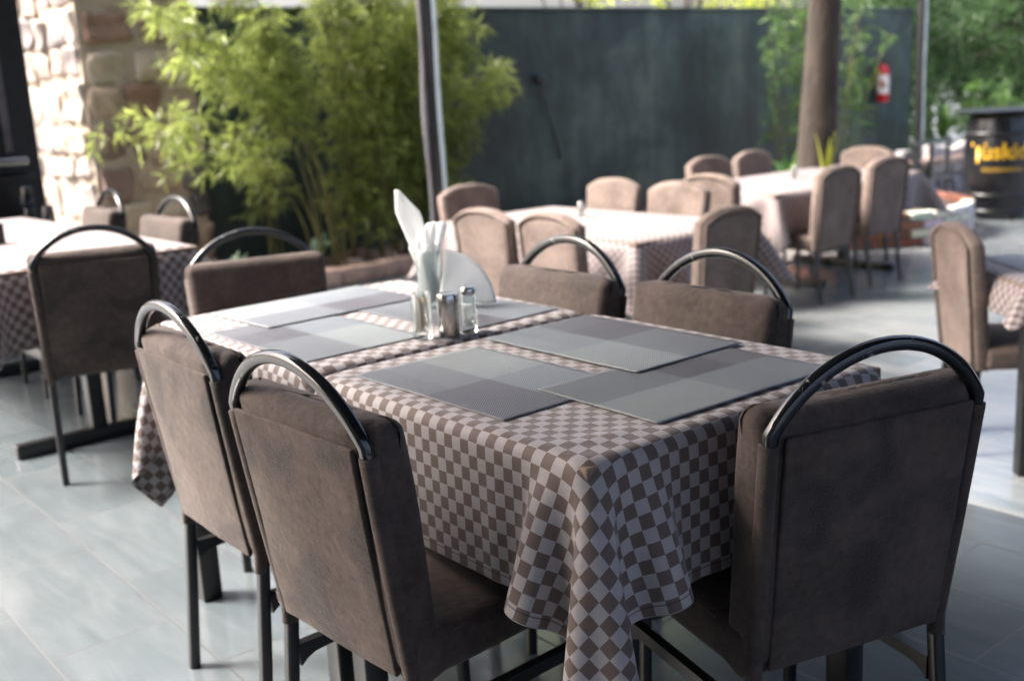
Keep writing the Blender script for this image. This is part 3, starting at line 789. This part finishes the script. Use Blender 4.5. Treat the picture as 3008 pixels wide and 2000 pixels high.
# napkin glass with folded paper napkins
NL = Vector((.535, 1.135, ZT))
cdir = Vector((-1.011-NL.x, -1.103-NL.y, 0)).normalized()
t = thing('napkin_glass', 'tall clear glass with white paper napkins on the second table', 'glass', NL, math.atan2(cdir.y, cdir.x)+math.pi/2)
mb = MB(); tumbler(mb, .027, .0335, .145, .0022, .012); mb.build('glass_body', 'glass', t)
def sheet(name, pts2d, grid, fn, parent, thick=.0025):
    """paper surface from u,v grid through fn"""
    nu, nv = grid; vs = [fn(i/nu, j/nv) for i in range(nu+1) for j in range(nv+1)]
    fs = [[i*(nv+1)+j, (i+1)*(nv+1)+j, (i+1)*(nv+1)+j+1, i*(nv+1)+j+1] for i in range(nu) for j in range(nv)]
    mb = MB(); mb.add(vs, fs); o = mb.build(name, 'paper', None, True, 45)
    md = o.modifiers.new('thick', 'SOLIDIFY'); md.thickness = thick; md.offset = 0
    return o
# local axes of the glass: x to the right as seen, -y towards the viewer, z up
def f_strip(u, v):   # tall folded strip leaning left, cut to a point
    z = .07+.225*v; a = u*2-1; w = .027*(.62+.55*min(1, v*1.25))
    tip = max(0, (v-.74)/.26); w *= 1-.72*tip
    return (a*w-.004-.062*max(0, v-.18)-.004*tip, .006+.006*abs(a)+.012*v, z-.012*tip*max(0, a))
def f_wrap(u, v):    # napkin curled round inside the glass
    a = R(-230+350*u); lip = max(0, v-.72)/.28; r_ = .024+.004*v+.008*lip*(.5+.5*math.sin(u*6.3+.6))
    top = .150+.024*(.5+.5*math.sin(u*6.3+3.6))+.008*math.sin(u*19)
    return (r_*math.cos(a)+.004*v, r_*math.sin(a)*.92, .018+(top-.018)*v+.003*math.sin(15*u+8*v)-.006*lip*lip)
def f_fan(u, v):     # wide pleated bundle rising over the rim, its top edge slanting up to the right
    k = max(0, v-.45)/.55; x = (-.022+.044*u)*(1-k)+(-.044+.100*u)*k
    top = .155+.062*min(1, u*1.9)-.012*max(0, u-.7)
    return (x, -.015-.006*v+.0045*math.sin(15*u+1)*(.4+k)+.012*abs(u-.5)*k, .035+(top-.035)*v+.002*math.sin(31*u)*k)
def f_flap(u, v):    # quarter-round flap standing on the table at the right
    a = R(2+80*u); r_ = .158*v
    return (.024+r_*math.cos(a)*.88, .030-.055*v*math.cos(a)+.008*math.sin(u*5)*v, .002+r_*math.sin(a)*.90+.002*math.sin(v*20))
for nm, fn, gr, th in (('napkin', f_strip, (8, 16), .004), ('napkin', f_wrap, (40, 14), .002), ('napkin', f_fan, (24, 10), .002)):
    o = sheet(nm, None, gr, fn, None, th); o.location = t.location; o.rotation_euler = t.rotation_euler
    lab = {f_strip: 'white napkin folded to a tall strip leaning left out of the glass', f_wrap: 'white napkin rolled round the inside of the glass', f_fan: 'white napkin with creased edge in the middle of the glass'}[fn]
    tag(o, lab, 'napkin', 'white paper napkins')
o = sheet('napkin', None, (18, 14), f_flap, None, .002); o.location = t.location; o.rotation_euler = t.rotation_euler
tag(o, 'white quarter-round napkin standing on the table right of the napkin glass', 'napkin', 'white paper napkins')

def cruet(u, v, z, label, n):
    t = thing('cruet_set', label, 'cruet set', (u, v, z), .5)
    for i in range(n):
        x = (i-(n-1)/2)*.052
        mb = MB(); lathe(mb, [(.019, 0), (.02, .002), (.02, .075), (.017, .08)], 16, (x, .01*(i % 2), 0)); mb.build('shaker_body', 'glass' if i != 1 else 'steel', t)
        mb = MB(); lathe(mb, [(.0175, .0802), (.0175, .092), (.012, .097)], 16, (x, .01*(i % 2), 0)); mb.build('lid', 'steel', t)
cruet(3.58, 3.86, LOW+.7495, 'glass shakers on the pale cloth of the middle table', 2)
cruet(6.05, 4.12, LOW+.7495, 'row of glass shakers on the farthest table', 3)
t = thing('napkin_holder', 'small dark metal holder at the left edge on the sunlit table', 'napkin holder', (.20, 3.79, ZT), .2)
mb = MB(); box(mb, -.05, .05, -.022, -.018, 0, .085); box(mb, -.05, .05, .018, .022, 0, .085); box(mb, -.05, .05, -.0178, .0178, 0, .004); mb.build('frame', 'metal_black', t, False)
mb = MB(); box(mb, -.045, .045, -.014, .014, .0045, .075, .003); mb.build('napkin_stack', 'paper', t, False)

# ------------------------------------------------------------------ left edge: black cabinet with counter and tumblers
t = thing('black_cabinet', 'tall black cabinet with steel ledge at the left edge', 'cabinet', (0, 0, 0))
mb = MB(); box(mb, .05, .985, 5.62, 6.15, 0, 2.5, .01); mb.build('cabinet_body', 'metal_black', t, False)
mb = MB(); box(mb, .05, .93, 5.20, 5.615, 0, .66, .006); mb.build('counter', 'metal_black', t, False)
mb = MB(); box(mb, .1, .86, 5.40, 5.615, .985, 1.03, .012); mb.build('steel_ledge', 'steel', t, True, 40)
mb = MB(); box(mb, .1, .90, 5.45, 5.615, .90, .93, .006); mb.build('lower_shelf', 'metal_black', t, False)
mb = MB(); box(mb, .80, .835, 5.575, 5.615, 1.05, 2.3, .008); mb.build('door_rail', 'grey_fabric', t, True, 40)
for (x, y, n, lab) in ((.80, 5.34, 2, 'stack of smoked glass tumblers against the black cabinet, taller stack'), (.875, 5.26, 1, 'single upturned smoked tumbler on the black counter')):
    q = thing('tumbler', lab, 'tumbler', (x, y, .662), group='smoked tumblers')
    for i in range(n):
        mb = MB(); lathe(mb, [(.040, .0+i*.11), (.040, .004+i*.11), (.031, .104+i*.11), (.001, .106+i*.11)], 20); mb.build('tumbler_body', 'smoke_glass', q)

# ------------------------------------------------------------------ posts with rolled blinds
def post(u, v, label, left):
    t = thing('terrace_post', label, 'post', (u, v, LOW), group='black terrace posts')
    mb = MB(); box(mb, -.028, .028, -.028, .028, .012, 3.3, .004); mb.build('shaft', 'metal_black', t, False)
    mb = MB(); box(mb, -.09, .09, -.09, .09, 0, .0118, .002); mb.build('base_plate', 'metal_black', t, False)
    r_ = random.Random(int(u*10))
    mb = MB(); sweep(mb, [(.034+.004*math.sin(i*.9), -.032, .55+i*.18) for i in range(16)], prof_round(.017, 10), up=(0, 1, 0)); mb.build('rolled_blind', 'blind', t)
    if left:
        mb = MB(); sweep(mb, [(-.042+.006*math.sin(i*.8), .020, .18+i*.2) for i in range(16)], prof_round(.028, 10), up=(0, 1, 0), scale=[1+.25*math.sin(i*1.3) for i in range(16)]); mb.build('tied_curtain', 'grey_fabric', t)
    return t
post(3.69, 5.5, 'black post with grey tied curtain in front of the bamboo', True)
post(10.05, 5.5, 'black post with pale rolled blind near the barrel', False)

# ------------------------------------------------------------------ foliage
def np_leaves(name, mat, parent, pts, dirs, sizes, rg, aspect=.13, bend=.25):
    """lance-shaped leaves: 6 verts, 4 tris folded along the rib"""
    n = len(pts); pts = np.asarray(pts); dirs = np.asarray(dirs); sizes = np.asarray(sizes)
    dirs = dirs/np.linalg.norm(dirs, axis=1, keepdims=True)
    r0 = rg.normal(size=(n, 3)); side = np.cross(dirs, r0); side /= np.linalg.norm(side, axis=1, keepdims=True)+1e-9
    nor = np.cross(side, dirs); s = sizes[:, None]
    a = pts; mid = pts+dirs*s*.42+nor*s*.03; tip = pts+dirs*s-np.array([0, 0, 1])*s*bend*rg.random((n, 1))
    w = s*aspect*.5
    V = np.stack([a, mid+side*w-nor*w*.35, mid, mid-side*w-nor*w*.35, tip], 1).reshape(-1, 3)
    b = (np.arange(n)*5)[:, None]
    F = np.concatenate([b+np.array([[0, 1, 2]]), b+np.array([[0, 2, 3]]), b+np.array([[1, 4, 2]]), b+np.array([[2, 4, 3]])], 0)
    me = bpy.data.meshes.new(name); me.vertices.add(len(V)); me.vertices.foreach_set('co', V.ravel().astype(np.float32))
    me.loops.add(F.size); me.loops.foreach_set('vertex_index', F.ravel().astype(np.int32))
    me.polygons.add(len(F)); me.polygons.foreach_set('loop_start', (np.arange(len(F))*3).astype(np.int32)); me.polygons.foreach_set('loop_total', np.full(len(F), 3, np.int32))
    me.update(calc_edges=True)
    tn = np.repeat(np.clip(rg.beta(1.1, 1.5, n), 0, 1), 5); at = me.attributes.new('tone', 'FLOAT', 'POINT'); at.data.foreach_set('value', tn.astype(np.float32))
    return link(name, me, mat, parent, False)

def bamboo(label, base, canes, seed, leafn=40, lmin=.32, mat='bamboo_leaf'):
    """canes: list of (du, dv, height, lean_u, lean_v) arcs; leaf sprays along their upper part"""
    rg = np.random.default_rng(seed); t = thing('bamboo', label, 'bamboo', (base[0], base[1], LOW+.05), group='bamboo clumps along the wall')
    mb = MB(); P, D, S = [], [], []
    for (du, dv, h, lu, lv) in canes:
        path = []
        for i in range(15):
            k = i/14; path.append(Vector((du+lu*k**2.2, dv+lv*k**2.2, h*(k-.30*(abs(lu)+abs(lv))/max(h, .1)*k**3))))
        sweep(mb, path, prof_round(.009, 6), scale=[1-.75*i/14 for i in range(15)], up=(0, 1, 0), mitre=False)
        for i in range(int(leafn*h)):
            k = lmin+(1-lmin)*rg.random()**.8; j = min(13, int(k*14)); q = path[j].lerp(path[j+1], k*14-j)
            # a side twig
            a = rg.uniform(0, 2*math.pi); tl = rg.uniform(.06, .30)*(1.15-.5*k); tip = q+Vector((math.cos(a)*tl, math.sin(a)*tl*.8, rg.uniform(-.08, .10)))
            sweep(mb, [q, tip], [(.0016, 0), (-.0008, .0014), (-.0008, -.0014)], cap=False)
            for _ in range(int(rg.integers(6, 11))):
                f = rg.uniform(.45, 1.05); P.append(q.lerp(tip, f))
                d = (tip-q).normalized()*.8+Vector(rg.normal(0, .65, 3))+Vector((0, 0, -.35)); D.append(d); S.append(rg.uniform(.07, .165))
    mb.build('canes', 'cane', t)
    np_leaves('foliage', mat, t, P, D, S, rg, .115)
    return t
rs = random.Random(5)
def cane_set(n, du, dv, h, lu, lv): return [(rs.uniform(*du), rs.uniform(*dv), rs.uniform(*h), rs.uniform(*lu), rs.uniform(*lv)) for _ in range(n)]
bamboo('bamboo clump arching left over the stone wall', (3.75, 7.35), cane_set(9, (-.15, .15), (-.15, .15), (2.2, 2.9), (-1.75, -.8), (-.9, -.2)) + cane_set(3, (-.15, .15), (-.1, .1), (1.7, 2.2), (-1.9, -1.5), (-.8, -.4)), 1, 24, .5)
bamboo('bamboo clump left of the post, densest part', (4.25, 7.3), cane_set(14, (-.25, .25), (-.2, .2), (2.2, 3.3), (-.35, .4), (-.6, .1)), 2, 32, .10)
bamboo('bamboo clump directly behind the post', (4.75, 7.35), cane_set(13, (-.25, .25), (-.2, .2), (2.0, 3.2), (-.4, .6), (-.6, .2)), 3, 35, .08)
bamboo('bamboo clump right of the post, arching over the dark wall', (5.1, 7.5), cane_set(9, (-.2, .2), (-.15, .15), (1.7, 2.9), (.25, 1.05), (-.4, .15)), 4, 29, .12)
bamboo('low sprig of bamboo hanging before the dark wall on the left', (3.5, 7.7), cane_set(4, (-.1, .1), (-.1, .1), (.9, 1.3), (-.5, .1), (-.3, 0)), 5, 16, .5)
bamboo('thin pale bamboo left of the tree trunk', (10.55, 7.5), cane_set(7, (-.35, .35), (-.1, .1), (1.8, 2.9), (-.4, .3), (-.3, .1)), 6, 11, .2, 'vine_leaf')
bamboo('thin pale bamboo right of the tree trunk', (11.75, 7.55), cane_set(6, (-.3, .3), (-.1, .1), (1.6, 2.8), (-.3, .5), (-.3, .1)), 7, 10, .25, 'vine_leaf')

def leafy_tree(name, label, u, v, z0, trunk_h, r, crown_c, crown_r, n, mat, seed, leaf=(.05, .11), group=None, lean=(0, 0), gaps=.35, limbs=8, aspect=.42):
    rg = np.random.default_rng(seed); t = thing(name, label, 'tree', (u, v, z0), group=group)
    mb = MB(); pth = [Vector((lean[0]*k*k+.03*math.sin(k*5+seed), lean[1]*k*k+.03*math.cos(k*4+seed), trunk_h*k)) for k in [i/10 for i in range(11)]]
    sweep(mb, pth, prof_round(r, 14), scale=[1.28-.55*(i/10)**.6+(.18 if i == 0 else 0) for i in range(11)], up=(0, 1, 0), mitre=False)
    cc = Vector(crown_c); cr_ = Vector(crown_r); P, D, S = [], [], []
    tips = []
    for i in range(limbs):
        d = Vector(rg.normal(0, 1, 3)).normalized(); e = cc+Vector((d.x*cr_.x, d.y*cr_.y, d.z*cr_.z))*.75
        s0 = pth[int(rg.integers(6, 10))]; mid = s0.lerp(e, .5)+Vector(rg.normal(0, .08, 3))
        sweep(mb, [s0, mid, e], prof_round(r*.35, 6), scale=[1, .6, .2], up=(0, 1, 0), mitre=False); tips.append(e)
    mb.build('trunk', 'bark', t)
    ncl = max(10, int(n/90))
    for c in range(ncl):
        d = Vector(rg.normal(0, 1, 3)).normalized(); rad = rg.random()**.45
        ce = cc+Vector((d.x*cr_.x, d.y*cr_.y, d.z*cr_.z))*rad; cs = rg.uniform(.18, .42)*min(cr_)
        for _ in range(int(n/ncl)):
            q = ce+Vector(rg.normal(0, cs*.55, 3)); P.append(q); D.append(Vector(rg.normal(0, 1, 3))+Vector((0, 0, -.3))); S.append(rg.uniform(*leaf))
    np_leaves('crown', mat, t, P, D, S, rg, aspect)
    return t
# tree in the round brick planter: bare trunk, unseen crown above, shifted left to shade the trunk
leafy_tree('tree', 'brown tree trunk rising from the brick planter', 8.06, 5.35, LOW+.2, 3.4, .165, (-1.7, .3, 4.3), (2.9, 1.7, 1.0), 9000, 'tree_leaf', 31, lean=(.16, .0))
BG = 'trees beyond the wall'
for i, (u, v, zc, rx, n, lab) in enumerate([(6.6, 10.6, 3.2, 1.2, 600, 'yellow green tree beyond the wall, above the bamboo'), (10.6, 11.2, 2.9, 1.3, 800, 'yellow green tree beyond the wall, in the middle of the picture'), (13.8, 12.2, 3.0, 1.5, 1300, 'yellow green tree beyond the wall, left of the tree trunk'), (16.6, 12.6, 3.0, 1.5, 1300, 'yellow green tree beyond the wall, right of the tree trunk')]):
    leafy_tree('tree', lab, u, v, LOW, 2.6, .09, (0, 0, zc-LOW), (rx, .9, .75), n, 'tree_leaf', 40+i, (.07, .14), BG)
leafy_tree('tree', 'dense dark green tree behind the barrel, nearest to the post', 15.6, 9.3, LOW, 2.2, .09, (0, 0, 1.75), (1.5, 1.0, 1.75), 9000, 'dark_leaf', 51, (.07, .15), 'dark trees behind the barrel')
leafy_tree('tree', 'dense dark green tree behind the barrel at the right edge', 17.2, 8.0, LOW, 2.4, .10, (0, 0, 1.95), (1.5, 1.1, 1.95), 10000, 'dark_leaf', 52, (.07, .15), 'dark trees behind the barrel')
leafy_tree('tree', 'taller dark tree farther back behind the barrel', 19.5, 11.0, LOW, 3.0, .12, (0, 0, 2.4), (2.6, 1.6, 2.3), 12000, 'dark_leaf', 53, (.09, .18), 'dark trees behind the barrel')
leafy_tree('shrub', 'fresh green shrub low behind the barrel', 14.6, 7.3, LOW, .7, .03, (0, 0, .75), (.5, .4, .6), 900, 'vine_leaf', 54, (.06, .13), limbs=5)

# small plants
def blade_plant(label, u, v, z, n, L, w, mat, seed, spread=.5, cat='plant', name='plant', pot=False):
    rg = random.Random(seed); t = thing(name, label, cat, (u, v, z)); mb = MB(); tones = []
    for i in range(n):
        a = rg.uniform(0, 6.28); l = L*rg.uniform(.6, 1.05); s = rg.uniform(.2, 1)*spread; ww = w*rg.uniform(.8, 1.1)
        c_, s_ = math.cos(a), math.sin(a); vs = []
        for k in range(8):
            f = k/7; o = s*l*f**1.8; zz = l*f*(1-.35*s*f); wid = ww*(math.sin(math.pi*min(1, f*.82+.14)))*.5+.001
            for q in (-1, 0, 1): vs.append((o*c_-q*wid*s_, o*s_+q*wid*c_, zz+(0 if q else -.12*wid)))
        mb.add(vs, [[k*3+j, k*3+j+1, (k+1)*3+j+1, (k+1)*3+j] for k in range(7) for j in range(2)]); tones += [rg.random()]*24
    z0 = .0
    if pot:
        p = MB(); lathe(p, [(.085, 0), (.115, .20), (.125, .20), (.125, .225), (.105, .225), (.1, .20), (.001, .19)], 20, capt=False); p.build('pot', 'terracotta', t, True, 40); z0 = .19
    mb.v = [(x, y, zz+z0) for x, y, zz in mb.v]
    me = mb.mesh('leaves'); at = me.attributes.new('tone', 'FLOAT', 'POINT'); at.data.foreach_set('value', tones); o = link('leaves', me, mat, t)
    return t
blade_plant('small plant with pale green leaves at the foot of the stone wall', 2.95, 7.5, LOW+.06, 14, .30, .09, 'pale_leaf', 1, .9)
blade_plant('broad pale leafed plant in front of the dark wall, behind the head chair', 3.80, 7.55, LOW+.06, 13, .34, .13, 'pale_leaf', 2, 1.0)
blade_plant('thin upright plant at the foot of the dark wall in the middle', 8.0, 7.9, LOW+.02, 8, .55, .05, 'vine_leaf', 3, .35)
blade_plant('low round leafed plant at the wall foot behind the middle table', 8.5, 7.7, LOW+.02, 16, .34, .14, 'pale_leaf', 4, 1.0)
blade_plant('leafy plant in a terracotta pot left of the tree', 9.3, 6.6, LOW, 24, .55, .10, 'vine_leaf', 5, .8, pot=True)
blade_plant('yellow edged sword plant in front of the tree trunk', 7.72, 5.02, LOW+.25, 9, .80, .06, 'sword_leaf', 6, .18)
blade_plant('small yellow leafed plant beside the right post', 9.3, 5.2, LOW+.1, 10, .42, .08, 'sword_leaf', 7, .6)
blade_plant('bright green broad leafed plant beside the barrel, upper one', 13.9, 7.4, LOW+.45, 9, .55, .16, 'vine_leaf', 8, .35)
blade_plant('bright green plant on the low stone wall beside the barrel', 10.75, 5.85, LOW+.3, 6, .50, .16, 'vine_leaf', 9, .3)

# ------------------------------------------------------------------ planters, kerbs
t = thing('planting_bed', 'low planting bed with pinkish stone kerb below the bamboo', 'planter', (0, 0, 0))
mb = MB(); x = 2.3; rs = random.Random(9)
while x < 9.4:
    w = rs.uniform(.28, .5); box(mb, x, x+w-.012, 6.86+rs.uniform(-.01, .01), 7.04, LOW, LOW+.145+rs.uniform(-.012, .012), .018); x += w
mb.build('kerb', 'kerbstone', t)
mb = MB(); n = 40
vs = [(2.3+7.1*i/n, 7.03+1.17*j/6, LOW+.06+.03*math.sin(i*2.1+j)+.02*rs.random()) for i in range(n+1) for j in range(7)]
mb.add(vs, [[i*7+j, (i+1)*7+j, (i+1)*7+j+1, i*7+j+1] for i in range(n) for j in range(6)]); mb.build('soil', 'soil', t)
for i in range(9):
    x, y = rs.uniform(3.2, 5.4), rs.uniform(7.06, 7.3); mb = MB(); vs, fs = rbox(rs.uniform(.08, .2), rs.uniform(.07, .12), rs.uniform(.06, .1), .025, (2, 2, 2), 2); mb.add(off(vs, (x, y, LOW+.11)), fs)
    tag(mb.build('loose_stone', 'kerbstone'), 'loose pinkish stone lying on the bed below the bamboo', 'stone', 'loose stones in the planting bed')

def brick_ring(label, cu, cv, r, h):
    t = thing('brick_planter', label, 'planter', (cu, cv, LOW)); rs = random.Random(3); mb = MB(); rows = int(h/.075); n = int(2*math.pi*r/.225)
    for k in range(rows):
        for i in range(n):
            a = 2*math.pi*(i+.5*(k % 2))/n; w = 2*math.pi*r/n*.94; vs, fs = rbox(.11, w, .066, .008, (1, 2, 1), 2)
            ca, sa = math.cos(a), math.sin(a); white = -1.95 < math.atan2(sa, ca) < -1.0  # pale sector: bright light painted into the brick colour
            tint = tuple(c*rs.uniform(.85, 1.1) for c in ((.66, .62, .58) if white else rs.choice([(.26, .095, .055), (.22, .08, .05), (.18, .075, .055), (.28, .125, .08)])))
            mb.add([((r+q.x)*ca-q.y*sa, (r+q.x)*sa+q.y*ca, q.z+.038+k*.075) for q in vs], fs, tint)
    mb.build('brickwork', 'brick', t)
    mb = MB(); lathe(mb, [(r-.05, .0), (r+.03, .002), (r+.03, rows*.075-.012), (r-.04, rows*.075-.013)], 48, capt=False, tint=(.4, .36, .32)); mb.build('mortar', 'brick', t)
    mb = MB(); lathe(mb, [(r-.05, rows*.075-.06), (r*.5, rows*.075-.03), (.001, rows*.075)], 40, capb=False, capt=False); mb.build('soil', 'soil', t)
brick_ring('round brick planter around the tree, bright light painted into its right side', 8.25, 5.22, 1.14, .32)

# ------------------------------------------------------------------ right side: barrel, rail, stone bench, extinguisher, added white backdrop
def barrel_r(z, h=1.0): return .275+.062*(1-((z/h)*2-1)**2)
BL = Vector((9.85, 4.48, LOW-.03)); bdir = Vector((-1.011-BL.x, -1.103-BL.y, 0)); brz = math.atan2(bdir.y, bdir.x)+math.pi/2
t = thing('barrel', 'black wooden barrel with yellow lettering at the right edge', 'barrel', BL, brz)
mb = MB(); Z0 = .075
prof = [(.0005, Z0+.03), (.262, Z0+.03), (.268, Z0)]+[(barrel_r(i/20), Z0+i/20) for i in range(21)]+[(.262, Z0+1.0), (.258, Z0+.97), (.0005, Z0+.97)]
lathe(mb, prof, 48, capb=False, capt=False); mb.build('barrel_body', 'barrel', t, True, 35)
for z in (.04, .20, .80, .96):
    mb = MB(); lathe(mb, [(barrel_r(z-.02)+.0005, Z0+z-.02), (barrel_r(z-.02)+.004, Z0+z-.02), (barrel_r(z+.02)+.004, Z0+z+.02), (barrel_r(z+.02)+.0005, Z0+z+.02)], 48, capb=False, capt=False); mb.build('hoop', 'metal_black', t)
for a in (45, 135, 225, 315):
    mb = MB(); x, y = .2*math.cos(R(a)), .2*math.sin(R(a)); box(mb, x-.012, x+.012, y-.012, y+.012, 0, Z0+.028); mb.build('leg', 'metal_black', t, False)
mb = MB(); lathe(mb, [(.40, Z0+1.002), (.41, Z0+1.006), (.41, Z0+1.024), (.40, Z0+1.03)], 48); mb.build('round_top', 'metal_black', t, True, 35)
def wrap_text(txt, size, zc, name, mat, bold=.004, xoff=0.0, sx=1.0):
    cu = bpy.data.curves.new('lettering_curve', 'FONT'); cu.body = txt; cu.size = size; cu.align_x = 'CENTER'; cu.extrude = 0.0; cu.offset = bold; cu.resolution_u = 3
    ob = bpy.data.objects.new('lettering_curve', cu); C.objects.link(ob)
    me = bpy.data.meshes.new_from_object(ob.evaluated_get(bpy.context.evaluated_depsgraph_get()))
    bpy.data.objects.remove(ob); bpy.data.curves.remove(cu)
    for v in me.vertices:
        z = zc+v.co.y; r_ = barrel_r(z-Z0)+.004; a = (v.co.x*sx+xoff)/r_ - math.pi/2
        v.co = (r_*math.cos(a), r_*math.sin(a), z)
    o = link(name, me, mat, t, False); return o
wrap_text('T', .27, Z0+.53, 'lettering', 'yellow', .006, -.205)
wrap_text('uskid', .215, Z0+.565, 'lettering', 'yellow', .006, .055)
wrap_text('aaaaaaaaaaaaa', .07, Z0+.445, 'small_lettering', 'dim_yellow', .003, .035)

t = thing('metal_rail', 'dark metal rail frame between the post and the barrel', 'railing', (9.75, 5.35, LOW), R(8))
mb = MB(); box(mb, -.05, .95, -.03, .03, .70, .74, .004); mb.build('top_bar', 'metal_black', t, False)
mb = MB(); box(mb, -.03, .93, -.02, .02, .30, .33, .004); mb.build('middle_bar', 'metal_black', t, False)
for x in (0.0, .45, .9):
    mb = MB(); box(mb, x-.025, x+.025, -.0195, .0195, 0, .699, .003); mb.build('upright', 'metal_black', t, False)
t = thing('stone_bench', 'low grey stone wall with pale cap behind the rail', 'low wall', (0, 0, 0))
mb = MB(); rs = random.Random(17); stone_face(mb, (10.0, 5.78, 0), (1, 0, 0), (0, -1, 0), 2.6, LOW+.36, LOW, rs, [(.22, .21, .22), (.30, .28, .28), (.17, .16, .165), (.34, .31, .30)]); mb.build('stonework', 'stone', t)
mb = MB(); box(mb, 10.0, 12.6, 5.80, 6.1, LOW, LOW+.30, tint=(.2, .19, .19)); mb.build('core', 'stone', t, False)
mb = MB(); box(mb, 9.95, 12.65, 5.64, 6.15, LOW+.43, LOW+.50, .015); mb.build('cap', 'kerbstone', t, False)
t = thing('fire_extinguisher', 'red fire extinguisher with white label hanging on the dark wall', 'fire extinguisher', (13.42, 8.08, .76), R(-35))
mb = MB(); lathe(mb, [(.001, 0), (.075, .0), (.085, .012), (.085, .44), (.07, .485), (.03, .515), (.025, .53)], 28); mb.build('cylinder', 'red', t, True, 50)
def arc_patch(r, a0, a1, z0, z1, n=14):
    vs = [(r*math.cos(R(a0+(a1-a0)*i/n)), r*math.sin(R(a0+(a1-a0)*i/n)), z) for i in range(n+1) for z in (z0, z1)]
    return vs, [[i*2, i*2+2, i*2+3, i*2+1] for i in range(n)]
mb = MB(); vs, fs = arc_patch(.0865, -165, -5, .12, .38); mb.add(vs, fs); mb.build('label_sheet', 'label', t)
mb = MB(); vs, fs = arc_patch(.0880, -140, -95, .20, .31); mb.add(vs, fs); mb.build('label_block', 'label_pink', t)
mb = MB(); lathe(mb, [(.022, .5305), (.022, .565)], 16); box(mb, -.09, .03, -.011, .011, .566, .584, .004); box(mb, -.10, .02, -.011, .011, .590, .604, .004); mb.build('valve', 'metal_black', t, False)
mb = MB(); sweep(mb, [(.025, 0, .55), (.09, 0, .55), (.112, 0, .48), (.11, 0, .3), (.108, 0, .12)], prof_round(.009, 8), up=(0, 1, 0)); mb.build('hose', 'metal_black', t)
mb = MB(); box(mb, -.02, .02, .086, .12, .30, .5, .003); mb.build('bracket', 'metal_black', t, False)
t = thing('bright_backdrop', 'white panel added for the bright outdoors at the right edge beyond the barrel', 'wall', (0, 0, 0))  # added white surface, stands in for the bright outdoors
mb = MB(); box(mb, 13.3, 16.2, 5.2, 5.4, LOW-.01, .75); mb.build('wall_face', 'bright_backdrop', t, False)
mb = MB(); box(mb, 13.28, 16.22, 5.18, 5.42, .752, .79, .006); mb.build('coping', 'bright_backdrop', t, False)

tc = MB(); sweep(tc, [(7.02, 8.155, 1.30), (7.03, 8.155, 1.16), (7.10, 8.155, .95), (7.19, 8.155, .72), (7.25, 8.155, .45)], prof_round(.014, 6), up=(0, 1, 0)); vs, fs = rbox(.12, .05, .09, .015, (1, 1, 1), 2); tc.add(off(vs, (7.02, 8.15, 1.32)), fs)
tag(tc.build('cable', 'metal_black'), 'black junction box with a cable hanging down the dark wall', 'cable')
leafy_tree('hedge', 'low dark green hedge behind the barrel and the rail', 16.6, 7.5, LOW, .6, .03, (.6, 0, .75), (2.3, .45, .75), 7000, 'dark_leaf', 61, (.07, .14), limbs=8)
